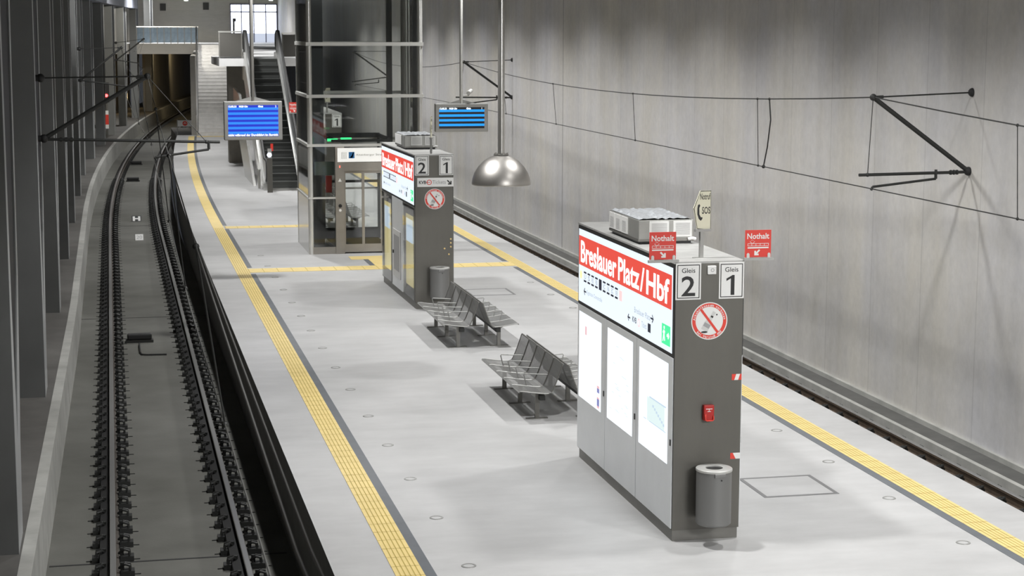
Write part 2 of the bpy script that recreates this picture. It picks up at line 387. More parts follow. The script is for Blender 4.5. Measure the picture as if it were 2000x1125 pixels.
# platform: top + sides, split into strips for both bending edges
m = MB(); n = 60; vs = []
for i in range(n+1):
    v = V0 + (V1-V0)*i/n
    a, b = UL + cp(v), UR + cr(v)
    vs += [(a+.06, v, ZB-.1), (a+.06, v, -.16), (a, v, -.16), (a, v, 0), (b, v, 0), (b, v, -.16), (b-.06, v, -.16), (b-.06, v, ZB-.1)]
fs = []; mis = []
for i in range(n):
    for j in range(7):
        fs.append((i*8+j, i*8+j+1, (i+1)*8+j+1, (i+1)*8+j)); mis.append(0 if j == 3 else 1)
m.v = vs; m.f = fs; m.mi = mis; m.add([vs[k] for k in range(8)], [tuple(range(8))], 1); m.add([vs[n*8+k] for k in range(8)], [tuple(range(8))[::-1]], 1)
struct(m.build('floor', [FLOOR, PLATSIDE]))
# left track slab, service kerb, walkway
struct(MB().sweep([(-0.92, ZB), (1.97, ZB)], cl, V0, 165, 2.5).build('floor_track_left', BED))
struct(MB().sweep([(9.1, ZB), (11.5, ZB)], cr, V0, 112, 3).build('floor_track_right', BED))
struct(MB().sweep([(-0.89, ZB-.05), (-0.91, -0.45), (-1.05, -0.449), (-1.05, ZB-.05)], ck, V0, 165, 2.5, closed=True).build('trim_1', CURB))
struct(MB().sweep([(-0.95, -0.453), (-3.4, -0.453)], ck, V0, 165, 2.5).build('floor_walkway', WALK))
# right duct beside the wall: light kerb face, dark cover, kick strip
struct(MB().sweep([(11.50, ZB), (11.50, -0.93), (11.56, -0.92), (11.56, ZB)], cr, V0, 112, 3, closed=True).build('trim_2', CURB))
struct(MB().sweep([(11.56, -0.94), (11.95, -0.94)], cr, V0, 112, 3).build('trim_3', DARKTOP))
struct(MB().sweep([(11.91, -0.94), (11.91, -0.865), (11.98, -0.865), (11.98, -0.94)], cr, V0, 112, 3, closed=True).build('trim_4', CURB))
# walls and ceiling
ZC = 9.5
struct(MB().sweep([(11.97, -1.3), (11.97, ZC), (12.4, ZC), (12.4, -1.3)], cr, V0, 130.6, 3, closed=True).build('wall_right', WALLR))
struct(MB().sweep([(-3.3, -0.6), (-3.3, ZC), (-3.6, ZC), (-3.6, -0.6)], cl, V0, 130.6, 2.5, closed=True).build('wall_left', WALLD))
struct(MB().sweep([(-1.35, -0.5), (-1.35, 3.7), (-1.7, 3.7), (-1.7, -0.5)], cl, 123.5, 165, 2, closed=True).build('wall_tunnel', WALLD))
m = MB().box(-4, 8.4, 130, 130.4, 3.6, ZC).box(11.7, 13.5, 130, 130.4, 3.6, ZC).box(8.4, 11.7, 130, 130.4, 6.7, ZC)
struct(m.build('wall_back', WALLB))
struct(MB().box(-5, 13.5, V0, 131, ZC, ZC+.3).build('ceiling', CEIL))
# upper level slab around the escalator head, gallery over the tracks
struct(MB().prism([(5.95, 94.6), (4.35, 71), (3.76, 69.5), (3.76, 64.5), (4.75, 64.5), (6.6, 64.5), (9.8, 94.6)], 2, 3.68, 3.95).build('floor_gallery', FLOOR))
struct(MB().prism([(9.8, 94.6), (13.4, 130.2), (-4, 130.2), (-4, 114.3), (5.45, 114.3), (4.5, 94.6)], 2, 3.68, 4.02).build('floor_landing', FLOOR))
struct(MB().box(-3.3, 5.45, 114.1, 114.4, 3.42, 4.06).build('trim_5', WALLB))
struct(MB().sweep([(-3.4, 3.9), (12, 3.9)], lambda v: cl(v)-cl(114), 130.4, 165, 3).build('ceiling_tunnel', COLM))
m = MB().sweep([(3.72, -1.2), (3.72, 3.7), (3.95, 3.7), (3.95, -1.2)], lambda v: (v-87)*0.058, 87, 96, 3, closed=True)
m.sweep([(4.25, -1.2), (4.25, 3.7), (4.5, 3.7), (4.5, -1.2)], lambda v: (v-96)*.05 + max(0, cl(v)-cl(118)), 96, 165, 3, closed=True)
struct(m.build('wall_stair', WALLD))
# beam over the far columns
struct(MB().sweep([(-1.0, 6.15), (-1.0, 7.0), (-2.4, 7.0), (-2.4, 6.15)], cl, 74, 113, 3, closed=True).build('trim_6', mat('beam_pale', (0.42, 0.45, 0.55), 0.6)))
# slab joints across the left track
m = MB()
for v in (21.0, 39.4, 58.1, 76.5): m.box(-0.84 + cl(v), 1.9 + cl(v), v-.02, v+.02, ZB-.01, ZB+.004)
struct(m.build('trim_7', RUBBER))
# daylight door front at the end of the upper level
m = MB()
for x in (8.4, 9.16, 10.03, 10.86, 11.64): m.box(x, x+.06, 129.9, 130.05, 3.9, 6.7)
for z in (3.95, 6.10, 6.63): m.box(8.4, 11.7, 129.9, 130.05, z, z+.07)
w = struct(m.build('window_1', mat('window_frame_blue', (0.12, 0.12, 0.2), 0.5)))
MB().box(8.42, 11.68, 130.02, 130.04, 4.64, 6.66).build('pane', E_DAY, w)
MB().box(8.42, 11.68, 130.02, 130.04, 3.95, 4.64).build('pane', E_DAY2, w)
# lit rooms glimpsed through the left wall far away
for i, (v, z0, z1, L_) in enumerate(((119.6, 0.2, 2.75, 1.2), (127.3, 0.1, .55, 1.1), (127.3, 0.85, 1.4, 1.1))):
    u = -3.28 + cl(v); sl = dcl(v)
    m = MB(); m.prism([(u - sl*L_, v-L_), (u + sl*L_, v+L_), (u + sl*L_ + .04, v+L_), (u - sl*L_ + .04, v-L_)], 2, z0, z1)
    struct(m.build('window_%d' % (i+2), E_WARM))

# ------------------------------------------------------------------ concrete fin columns
GAP_SHADE = mat('painted_gap_shade', (.015, .016, .018), .6)  # black infill that paints the shade in the gap between the blades
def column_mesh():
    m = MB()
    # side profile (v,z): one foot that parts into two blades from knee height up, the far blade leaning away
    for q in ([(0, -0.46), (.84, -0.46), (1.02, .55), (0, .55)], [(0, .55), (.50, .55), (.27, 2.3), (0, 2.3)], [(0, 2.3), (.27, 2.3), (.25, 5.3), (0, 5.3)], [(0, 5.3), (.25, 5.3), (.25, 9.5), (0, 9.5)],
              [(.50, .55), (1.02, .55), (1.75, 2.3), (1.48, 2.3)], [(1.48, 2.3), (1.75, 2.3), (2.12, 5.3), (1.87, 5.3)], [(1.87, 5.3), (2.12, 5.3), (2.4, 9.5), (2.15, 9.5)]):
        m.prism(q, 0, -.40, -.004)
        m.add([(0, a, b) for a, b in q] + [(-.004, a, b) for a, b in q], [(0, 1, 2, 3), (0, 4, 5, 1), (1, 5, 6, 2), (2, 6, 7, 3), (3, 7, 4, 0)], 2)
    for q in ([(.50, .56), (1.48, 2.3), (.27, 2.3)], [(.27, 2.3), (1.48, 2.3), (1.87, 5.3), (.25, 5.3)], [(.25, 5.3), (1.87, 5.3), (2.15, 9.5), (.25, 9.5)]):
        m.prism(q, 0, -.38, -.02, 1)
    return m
proto = None
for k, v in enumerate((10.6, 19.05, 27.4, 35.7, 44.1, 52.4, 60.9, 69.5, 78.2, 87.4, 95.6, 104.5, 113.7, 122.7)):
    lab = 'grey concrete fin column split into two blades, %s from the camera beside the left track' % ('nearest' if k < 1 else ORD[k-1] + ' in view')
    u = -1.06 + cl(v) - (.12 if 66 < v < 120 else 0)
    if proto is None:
        proto = column_mesh().build('fin_column', [COLM, GAP_SHADE, mat('column_edge_pale', (.42, .43, .43), .5)]); o = proto
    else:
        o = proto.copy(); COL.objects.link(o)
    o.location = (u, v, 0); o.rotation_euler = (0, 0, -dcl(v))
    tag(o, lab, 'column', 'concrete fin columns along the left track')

# ------------------------------------------------------------------ rails and fasteners
def fastener_mesh():
    m = MB()
    m.box(-.19, .19, -.085, .085, 0, .03)
    for s in (-1, 1):
        m.box(min(s*.08, s*.24), max(s*.08, s*.24), -.075, .075, .0, .062)
        m.tube([(s*.19, -.05, .07), (s*.185, -.045, .12), (s*.13, -.03, .135), (s*.07, 0, .085), (s*.13, .03, .135), (s*.185, .045, .12), (s*.19, .05, .07)], .017, 6)
        m.cyl((s*.10, 0, .06), (s*.10, 0, .15), .024, 6)
        m.box(min(s*.24, s*.31), max(s*.24, s*.31), -.006, .006, 0, .01)
    return m
FAST = fastener_mesh()
fast0 = None
def rail(u, off, label, v1, head_mat, step=0.6):
    global fast0
    root = thing('rail', label, 'rail', (u, V0, ZB + .03), 'running rails')
    w, b = .034, .07
    sec = [(-b, 0), (b, 0), (b, .012), (.012, .03), (.012, .125), (w, .135), (w, .165), (.026, .172), (-.026, .172), (-w, .165), (-w, .135), (-.012, .125), (-.012, .03), (-b, .012)]
    m = MB((u, V0, ZB + .03)); m.sweep([(u+a, ZB+.03+z) for a, z in sec], off, V0, v1, 1.5, closed=True)
    n = len(sec)
    for i, f in enumerate(m.f):
        if len(f) == 4 and all(m.v[j][2] > ZB + .03 + .164 for j in f): m.mi[i] = 1
    m.build('rail_bar', [head_mat, RAILTOP], root, smooth=False)
    if head_mat is RAILM: MB((u, V0, ZB + .03)).sweep([(u-.155, ZB+.02), (u-.15, ZB+.09), (u-.05, ZB+.12), (u-.03, ZB+.02)], off, V0, v1, 1.5, closed=True).build('black_side_strip', RUBBER, root)  # black strip along the left side of the left track's rails
    vv = []; v = 15.7
    while v < v1 - 5: vv.append(v); v += step
    far = MB((u, V0, ZB + .03))
    for i, v in enumerate(vv):
        if i < 100:
            if fast0 is None: o = FAST.build('rail_fastener', IRON, root); fast0 = o
            else: o = fast0.copy(); COL.objects.link(o); o.parent = root
            o.location = (off(v), v - V0, -.03)
        else:
            c = u + off(v)
            far.box(c-.2, c+.2, v-.085, v+.085, ZB, ZB+.03)
            for s_ in (-1, 1): far.box(c+min(s_*.08, s_*.19), c+max(s_*.08, s_*.19), v-.06, v+.06, ZB+.03, ZB+.11)
    if far.v: far.build('distant_fasteners', IRON, root, kind='stuff')
    return root
rail(-0.115, cl, 'left rail of the left track beside the concrete kerb, black clips along it', 150, RAILM)
rail(1.37, cl, 'right rail of the left track, next to the dark gap under the platform edge', 150, RAILM)
rail(11.34, cr, 'rusty far rail of the right track at the foot of the concrete wall', 105, RUST)

# ------------------------------------------------------------------ tactile paving
def strip_long(name, label, u0, off, v0, v1, cuts, side):
    root = thing(name, label, 'tactile paving', (u0, v0, 0.0))
    w = .27
    m = MB((u0, v0, 0)); m.sweep([(u0, .0005), (u0, .006), (u0+w, .006), (u0+w, .0005)], off, v0, v1, 1.0)
    m.build('tactile_tiles', YEL, root)
    g = MB((u0, v0, 0))
    for j in range(1, 6): g.sweep([(u0 + w*j/6 - .005, .0075), (u0 + w*j/6 + .005, .0075)], off, v0, min(v1, 46), 1.0)
    v = v0
    while v < min(v1, 46):
        g.add([(u0+off(v), v-.004, .0075), (u0+w+off(v), v-.004, .0075), (u0+w+off(v), v+.004, .0075), (u0+off(v), v+.004, .0075)], [(0, 1, 2, 3)]); v += .3
    g.build('tile_joints', YELJ, root)
    b = MB((u0, v0, 0)); bu = u0 + w if side > 0 else u0 - .105
    edges = [v0] + [c for q in cuts for c in q] + [v1]
    for a, c in zip(edges[::2], edges[1::2]):
        b.sweep([(bu, .0005), (bu, .004), (bu+.105, .004), (bu+.105, .0005)], off, a, c, 1.0)
    b.build('contrast_band', BAND, root)
    return root
strip_long('tactile_strip', 'long yellow ribbed guidance strip along the left platform edge, bending right far away', 2.45, cp, V0, 86.0, [(37.2, 38.2), (45.8, 46.6)], 1)
strip_long('tactile_strip', 'long yellow ribbed guidance strip along the right platform edge', 8.40, cr, V0, 64, [(37.2, 38.2)], -1)
def cross(label, u0, u1, v0, v1):
    root = thing('tactile_strip', label, 'tactile paving', (u0, v0, 0))
    m = MB((u0, v0, 0)); m.box(u0, u1, v0, v1, .0005, .0065); m.build('tactile_tiles', YEL, root)
    g = MB((u0, v0, 0)); u = u0
    for z in (.25, .5, .75): g.box(u0, u1, v0+(v1-v0)*z-.004, v0+(v1-v0)*z+.004, .0066, .0075)
    while u < u1: g.box(u-.006, u+.006, v0, v1, .0066, .0076); u += .3
    g.build('tile_joints', YELJ, root); return root
cross('yellow cross strip between the two platform edges, in front of the glass lift', 2.72, 8.38, 37.4, 38.0)
cross('short yellow cross strip from the left edge strip to the side of the glass lift', 2.76, 4.70, 45.9, 46.4)
r = thing('tactile_field', 'small yellow guidance field with a dark edge in front of the lift door', 'tactile paving', (5.05, 38.0, 0))
m = MB((5.05, 38.0, 0)); m.box(5.05, 6.4, 39.1, 39.65, .0005, .0065).box(5.42, 6.4, 38.0, 39.1, .0005, .0065); m.build('tactile_tiles', YEL, r)
MB((5.05, 38.0, 0)).box(5.31, 5.42, 38.0, 39.1, .0005, .004).build('contrast_band', BAND, r)

# ------------------------------------------------------------------ floor sockets and hatches
def socket():
    r = thing('floor_socket', '', 'floor socket', (0, 0, 0), 'round floor sockets in two rows')
    MB().lathe([(.052, .0005), (.052, .006), (.070, .006), (.072, .0005)], n=20).build('ring', GALV, r)
    MB().lathe([(.001, .003), (.052, .003)], n=20).build('cap', FLOOR, r)
    return r
sock = socket(); first = True
for side, u, vv in (('left', 3.17, [16.2, 17.93, 19.6, 21.3, 23.0, 24.8, 26.5, 28.2, 29.9, 31.5, 33.1, 34.8, 36.6, 38.4, 40.2]),
                    ('right', 8.08, [15.95, 17.7, 19.4, 21.1, 31.45, 33.15, 34.85])):
    for i, v in enumerate(vv):
        lab = 'small round floor socket, %s from the camera in the %s row' % (ORD[i], side)
        if first: sock.location = (u, v, 0); sock['label'] = lab; first = False
        else: dup(sock, (u, v, 0), lab)
def hatch(loc, label):
    r = thing('floor_hatch', label, 'hatch', loc, 'floor hatches')
    m = MB(); s, t = .43, .045
    m.box(-s, s, -s, -s+t, .0005, .004).box(-s, s, s-t, s, .0005, .004).box(-s, -s+t, -s+t, s-t, .0005, .004).box(s-t, s, -s+t, s-t, .0005, .004)
    m.build('hatch_frame', mat('hatch_frame_grey', (0.22, 0.22, 0.22), 0.5, 0.3), r); MB().box(-s+t, s-t, -s+t, s-t, .0003, .002).build('hatch_lid', FLOOR, r)
hatch((7.20, 18.42, 0), 'square floor hatch beside the front kiosk, right of the litter bin')
hatch((7.0, 33.7, 0), 'square floor hatch beside the second kiosk, behind the rear benches')

# ------------------------------------------------------------------ information kiosks
KW, KL, KH = .717, 3.70, 2.78
def kiosk(loc, label, style, rz=0):
    R = thing('information_kiosk', label, 'kiosk', loc, 'steel information kiosks', rz)
    MB().box(.025, KW-.02, .03, KL-.03, 0, .115).build('plinth', STEELD, R)
    MB().box(.015, KW-.015, 0.0, KL, .115, KH-.02).build('body', STEEL, R)
    MB().box(0, KW, 0, KL, KH-.02, KH).build('roof', ROOFM, R)
    for s in (-1, 1):
        far = s > 0
        X0 = 0.015 if s < 0 else KW - .015           # face plane
        def fr(d): return X0 + s*d
        def bx(mb, d0, d1, y0, y1, z0, z1, mi=0):
            a, b = fr(d0), fr(d1); return mb.box(min(a, b), max(a, b), y0, y1, z0, z1, mi)
        def pl(d): return left(fr(d), 0, 0) if s < 0 else right(fr(d), 0, 0)
        def vx(y): return -y if s < 0 else y        # y -> plane x
        def rc(mb, d, y0, y1, z0, z1): 
            a, b = vx(y0), vx(y1); return mb.rect2(pl(d), min(a, b), max(a, b), z0, z1)
        # lightbox
        bx(MB(), 0, .012, .012, KL-.012, 1.845, 2.755).build('lightbox_frame', BLACK, R)
        lb = bx(MB(), .012, .014, .05, KL-.04, 1.875, 2.715).build('lightbox', E_WHITE, R)
        lb['label'] = 'backlit white station sign panel'
        rc(MB(), .0155, .075, KL-.05, 2.30, 2.64).build('name_band', E_RED, lb)
        def tx(mb, d, body, ya, yb, z0, h, bold=.0):
            # text that starts at the far/left end as seen by a viewer of this face
            w = abs(yb-ya); x0 = vx(max(ya, yb)) if s < 0 else vx(min(ya, yb))
            return mb.text2(pl(d), body, x0, z0, w, h, bold)
        M2 = lambda y: y if s < 0 else KL - y        # mirror layout for the other face
        t = MB(); tx(t, .0175, 'Breslauer', M2(3.56), M2(2.05), 2.335, .255, .024); tx(t, .0175, 'Platz', M2(1.98), M2(1.18), 2.335, .255, .024)
        tx(t, .0175, '/', M2(1.15), M2(1.0), 2.335, .255, .024); tx(t, .0175, 'Hbf', M2(.93), M2(.15), 2.335, .255, .024)
        t.build('lettering', E_TXT, lb)
        ink = MB(); pale = MB()
        yy = 3.42
        for i in range(9):
            a, b = M2(yy), M2(yy-.115); z = 2.125
            if i == 4: rc(ink, .0165, min(a, b), max(a, b), z, z+.12)
            else:
                rc(ink, .0165, min(a, b), max(a, b), z, z+.022); rc(ink, .0165, min(a, b), max(a, b), z+.10, z+.12)
                tx(pale, .0165, ('U', 'S', 'RE', 'RB', '', 'IC', '16', 'EC', '18')[i] , M2(yy-.02), M2(yy-.1), z+.035, .055, .02)
            yy -= .165
        tx(pale, .0165, 'Eigelstein Domstraße', M2(3.28), M2(2.62), 1.985, .06); tx(pale, .0165, 'Breslauer Platz', M2(1.35), M2(.78), 2.085, .06)
        tx(ink, .0165, 'KVB', M2(1.42), M2(1.27), 1.975, .06, .02); tx(pale, .0165, 'Tickets', M2(1.08), M2(.9), 1.975, .06)
        dirf = PI if True else 0
        ink.arrow2(pl(.0165), vx(M2(3.42)) , 2.015, .11, PI, .018)
        ink.arrow2(pl(.0165), vx(M2(.66)), 2.115, .11, 0, .018)
        ink.arrow2(pl(.0165), vx(M2(1.60)), 2.00, .10, PI, .018)
        a, b = M2(.86), M2(.76)
        rc(ink, .0165, min(a, b), max(a, b), 1.96, 2.05)
        ink.build('black_print', E_DARK, lb); pale.build('grey_print', E_PALE, lb)
        pk = MB(); a, b = M2(1.93), M2(1.82); rc(pk, .0165, min(a, b), max(a, b), 2.125, 2.235); pk.ring2(pl(.0165), vx(M2(1.18)), 2.0, .03, .045, 20); pk.build('pink_print', E_PINK, lb)
        yl = MB(); yl.disc2(pl(.0165), vx(M2(3.55)), 2.19, .05, 20); yl.build('yellow_dot', E_YELL, lb)
        # exit pictogram
        a, b = M2(.38), M2(.10)
        g = rc(MB(), .0165, min(a, b), max(a, b), 1.93, 2.13).build('exit_pictogram', E_GREEN, lb)
        w = MB(); c = vx(M2(.31)); w.disc2(pl(.0185), c+.012, 2.095, .018, 14).poly2(pl(.0185), [(c-.035, 1.955), (c-.015, 1.955), (c+.005, 2.0), (c+.03, 1.96), (c+.045, 1.97), (c+.025, 2.03), (c+.045, 2.06), (c+.0, 2.075), (c-.035, 2.045), (c-.01, 2.03)])
        w.arrow2(pl(.0185), vx(M2(.125)), 2.03, .085, 0, .025); w.build('running_figure', E_TXT, g)
        # lower doors
        for i, (y0, y1) in enumerate(((.02, 1.245), (1.26, 2.47), (2.485, KL-.012))):
            if style == 'plain' or (style == 'mixed' and i == 1):
                d = bx(MB(), 0, .014, y0, y1, .13, 1.835).build('door', PANEL, R, bevel=.003)
            else:
                d = bx(MB(), 0, .014, y0, y1, .13, 1.835).build('door', STEELD, R, bevel=.003)
            if style == 'plain':
                p = (.15, 1.15) if i == 0 else (1.39, 2.38) if i == 1 else (2.64, 3.62)
                q = rc(MB(), .0155, p[0], p[1], .75, 1.76).build('poster', E_WHITE2, d)
                q['label'] = 'glowing white poster window'
                bx(MB(), .014, .022, y0+.02, y0+.045, .96, 1.02).build('lock', BLACK, d)
                if i == 2:
                    k = MB(); rc(k, .017, p[0]+.06, p[0]+.16, .80, .88); rc(k, .017, p[0]+.06, p[0]+.16, .95, 1.0); k.build('poster_pictures', P_NAVY, q)
                    k = MB(); rc(k, .017, p[0]+.06, p[0]+.16, .775, .80); rc(k, .017, p[0]+.06, p[0]+.16, 1.0, 1.03); rc(k, .017, p[0]+.06, p[0]+.16, .88, .90); rc(k, .017, p[1]-.35, p[1]-.28, 1.52, 1.62); k.build('poster_pictures', P_PINK, q)
                elif i == 0:
                    k = MB(); rc(k, .0162, p[0]+.10, p[0]+.70, 1.05, 1.30); k.build('poster_area', E_POSTER, q); k = MB(); rc(k, .017, p[0]+.05, p[0]+.62, 1.30, 1.315); rc(k, .017, p[0]+.05, p[0]+.62, 1.05, 1.06); rc(k, .017, p[0]+.72, p[0]+.82, 1.05, 1.06)
                    for e in range(7): k.poly2(pl(.017), [(vx(p[0]+.1+.06*e), 1.1+.02*e), (vx(p[0]+.15+.06*e), 1.1+.02*e), (vx(p[0]+.15+.06*e), 1.125+.02*e), (vx(p[0]+.1+.06*e), 1.125+.02*e)])
                    k.build('poster_map', P_BLUE, q)
                else:
                    k = MB()
                    for e in range(22):
                        a = p[0]+.1+random.random()*.7; z = .85+random.random()*.8; rc(k, .017, a, a+.10, z, z+.006)
                    k.build('poster_map', P_BLUE, q)
            elif style == 'mixed' and i != 1:
                p = (y0+.10, y1-.35) if i == 0 else (y0+.18, y1-.32)
                q = rc(MB(), .0155, p[0], p[1], .36, 1.66).build('poster', P_YELLOW, d); q['label'] = 'tall yellow poster'
                rc(MB(), .017, p[0]+.04, p[1]-.03, 1.16, 1.58).build('poster_map', P_BLUE, q)
                bx(MB(), .0155, .02, y0+.02, y1-.02, .15, 1.82).build('glazing', GLASS, d)
            elif style == 'mixed':
                k = bx(MB(), .014, .026, y0+.22, y1-.18, .33, 1.23).build('service_hatch', LGREY, d, bevel=.004)
                rc(MB(), .028, y0+.32, y1-.28, .46, 1.13).build('service_window', GREYP, k)
                bx(MB(), .026, .045, y1-.27, y1-.23, .76, .82).build('handle', BLACK, k)
    return R
KV1, KV2, KV3 = (5.265, 16.57, 0), (5.25, 31.85, 0), (5.27, 48.0, 0)
kiosk(KV1, 'large steel information kiosk at the front with three glowing white poster doors', 'plain')
kiosk(KV2, 'second steel information kiosk with tall yellow posters, in front of the glass lift', 'mixed', .012)
kiosk(KV3, 'third steel information kiosk seen through the glass lift', 'plain')

def pose(root_loc, du, dv, dz): return (root_loc[0]+du, root_loc[1]+dv, root_loc[2]+dz)
def gleis(kv, num, du, label, w=.255, h=.355):
    r = thing('track_number_sign', label, 'sign', pose(kv, du, -.008, 2.41), 'track number signs on the kiosks')
    p = MB().box(0, w, 0, .008, 0, h).build('sign_plate', WHITE, r)
    b = MB(); t = .008; e = .014
    pl = front(0, -.0012, 0)
    b.rect2(pl, e, w-e, e, e+t).rect2(pl, e, w-e, h-e-t, h-e).rect2(pl, e, e+t, e+t, h-e-t).rect2(pl, w-e-t, w-e, e+t, h-e-t)
    b.build('border', BLACK, r)
    t = MB().text2(pl, 'Gleis', w/2, .262, .135, .046, .006, center=True)
    if num == '2': t.text2(pl, num, w/2, .035, .14, .195, .012, center=True)
    else: t.poly2(pl, [(.120, .035), (.158, .035), (.158, .23), (.135, .23), (.120, .205)]).poly2(pl, [(.075, .172), (.12, .198), (.135, .23), (.128, .225), (.075, .197)])
    t.build('lettering', BLACK, r)
for kv, nm in ((KV1, 'front'), (KV2, 'second'), (KV3, 'third')):
    gleis(kv, '2', .012, 'white Gleis 2 sign on the upper left of the %s kiosk end' % nm)
    gleis(kv, '1', .450, 'white Gleis 1 sign on the upper right of the %s kiosk end' % nm)
def prohibition(loc, label):
    R_ = .184
    r = thing('prohibition_sticker', label, 'sticker', loc, 'no alcohol stickers')
    def pl(d): return front(0, -d, 0)
    MB().cyl((0, .0, 0), (0, -.003, 0), R_, 48).build('sticker_disc', WHITE, r)
    k = MB(); k.ring2(pl(.004), 0, 0, R_*.76, R_*.945, 56)
    c, s = math.cos(-.92), math.sin(-.92); L_, W_ = R_*.80, R_*.065
    bt = MB(); a = 1.05; ca, sa = math.cos(a), math.sin(a)
    def rot(p): return (p[0]*ca - p[1]*sa, p[0]*sa + p[1]*ca)
    B = [(-.105, -.03), (-.10, -.036), (-.02, -.036), (.02, -.018), (.085, -.014), (.088, -.017), (.102, -.017), (.102, .017), (.088, .017), (.085, .014), (.02, .018), (-.02, .036), (-.10, .036), (-.105, .03)]
    bt.poly2(pl(.0045), [rot(p) for p in B]); bt.build('bottle_picture', LGREY, r)
    gp = MB(); gp.poly2(pl(.005), [rot(p) for p in ((-.070, -.034), (-.030, -.034), (-.030, .034), (-.070, .034))]); gp.build('bottle_label', GREYP, r)
    bk = MB(); bk.poly2(pl(.005), [rot(p) for p in ((.040, -.016), (.058, -.015), (.058, .010), (.040, .010))])
    bk.disc2(pl(.005), -.05, -.108, .034, 20, sy=.28); bk.disc2(pl(.005), .075, .06, .008, 8)
    bk.build('bottle_print', BLACK, r)
    k.poly2(pl(.0055), [(-L_*c + W_*s, -L_*s - W_*c), (L_*c + W_*s, L_*s - W_*c), (L_*c - W_*s, L_*s + W_*c), (-L_*c - W_*s, -L_*s + W_*c)])
    k.build('red_ring', REDS, r)
    t = MB(); t.arc_text2(pl(.006), 'Alkoholkonsum verboten', 0, 0, R_*.852, .034, PI*.98, PI*.02, bold=.02)
    t.arc_text2(pl(.006), 'bei Verstoß 40€', 0, 0, R_*.852, .034, PI*1.22, PI*1.78, inward=True, bold=.02)
    t.build('lettering', WHITE, r)
prohibition((KV1[0]+.36, KV1[1]-.0005, 2.195), 'round red and white no alcohol sticker on the front kiosk end')
prohibition((KV2[0]+.37, KV2[1]-.0005, 1.985), 'round red and white no alcohol sticker on the second kiosk end')
# ticket direction sign
r = thing('ticket_sign', 'white sign reading KVB Tickets with an arrow on the second kiosk end', 'sign', pose(KV2, .055, -.006, 2.205))
MB().box(0, .655, 0, .006, 0, .16).build('sign_plate', WHITE, r)
pl = front(0, -.0012, 0)
MB().text2(pl, 'KVB', .03, .05, .13, .06, .025).arrow2(pl, .62, .035, .11, -PI/4, .022).build('black_print', BLACK, r)
MB().text2(pl, 'Tickets', .275, .05, .24, .065, .0).build('grey_print', GREYP, r)
MB().ring2(pl, .215, .08, .034, .046, 28).rect2(pl, .16, .235, .075, .085).build('red_print', REDS, r)
# small white control box, alarm box, tape marks, brass studs
r = thing('control_box', 'small white square box between the Gleis signs of the front kiosk', 'box', pose(KV1, .332, -.03, 2.655))
MB().box(0, .082, 0, .03, 0, .082).build('housing', WHITE, r, bevel=.004)
MB().ring2(front(0, -.001, 0), .043, .041, .012, .018, 20).build('key_ring', GREYP, r)
r = thing('alarm_box', 'small red emergency alarm box on the front kiosk end', 'alarm box', pose(KV1, .305, -.055, 1.215))
MB().box(0, .105, 0, .058, .0, .155).build('housing', mat('alarm_red', (.42, .018, .014), .35), r, bevel=.008)
MB().tube([(.02, .005, .065), (.012, -.012, .05), (.012, -.016, .015), (.025, -.016, .004), (.085, -.016, .004), (.095, -.016, .015), (.095, -.010, .05)], .006, 8).build('pull_handle', REDS, r, smooth=True)
pl = front(0, -.0015, 0); MB().rect2(pl, .02, .085, .115, .122).rect2(pl, .035, .07, .09, .096).rect2(pl, .05, .055, .09, .115).build('white_print', WHITE, r)
for nm, z in (('upper', 1.60), ('lower', .81)):
    r = thing('warning_tape', '%s red and white tape mark at the right edge of the front kiosk end' % nm, 'tape', pose(KV1, .602, -.002, z), 'warning tape marks')
    pl = front(0, 0, 0)
    MB().box(0, .10, 0, .0015, 0, .06).build('tape_red', REDS, r)
    MB().poly2(front(0, -.0005, 0), [(.025, 0), (.065, 0), (.085, .06), (.045, .06)] if nm == 'upper' else [(.055, 0), (.10, 0), (.10, .06), (.025, .06)]).build('tape_white', WHITE, r)
for i, (du, z) in enumerate(((.66, 1.26), (.66, 1.19), (.66, 1.12), (.545, 1.09), (.625, .985))):
    o = MB(pose(KV2, du, 0, z)).cyl(pose(KV2, du, .002, z), pose(KV2, du, -.012, z), .015, 10).build('brass_stud', BRASS)
    tag(o, ('brass stud on the right of the second kiosk end, %s from the top' % ORD[i]), 'stud', 'brass studs on the second kiosk')
BINM = mat('bin_grey', (.19, .19, .185), .5, .4)
# litter bins
def bin_(kv, label, du):
    r = thing('litter_bin', label, 'bin', pose(kv, du, -.19, .22), 'litter bins on kiosk ends')
    R_ = .172
    MB().lathe([(.01, 0), (R_-.015, 0), (R_, .015), (R_, .54), (R_-.01, .54)], n=36)  .build('bin_body', BINM, r, smooth=True)
    MB().lathe([(R_+.006, .535), (R_+.006, .555), (R_, .560), (.085, .560), (.084, .548)], n=36).build('bin_lid', mat('bin_lid_grey', (.5, .5, .48), .45, .4), r, smooth=True)
    MB().lathe([(.001, .547), (.086, .547)], n=24).build('bin_opening', BLACK, r)
    MB().box(-.05, .06, -R_-.012, -R_+.02, .50, .535).build('lid_latch', BINM, r, bevel=.004)
    MB().cyl((.02, -R_+.005, .47), (.02, -R_-.004, .47), .008, 10).build('lock', BLACK, r)
    MB().box(-.05, .05, R_-.02, R_+.02, .1, .45).build('bracket', STEELD, r)
bin_(KV1, 'round grey litter bin hung on the front kiosk end', .372)
bin_(KV2, 'round grey litter bin hung on the second kiosk end, behind the rear bench', .42)
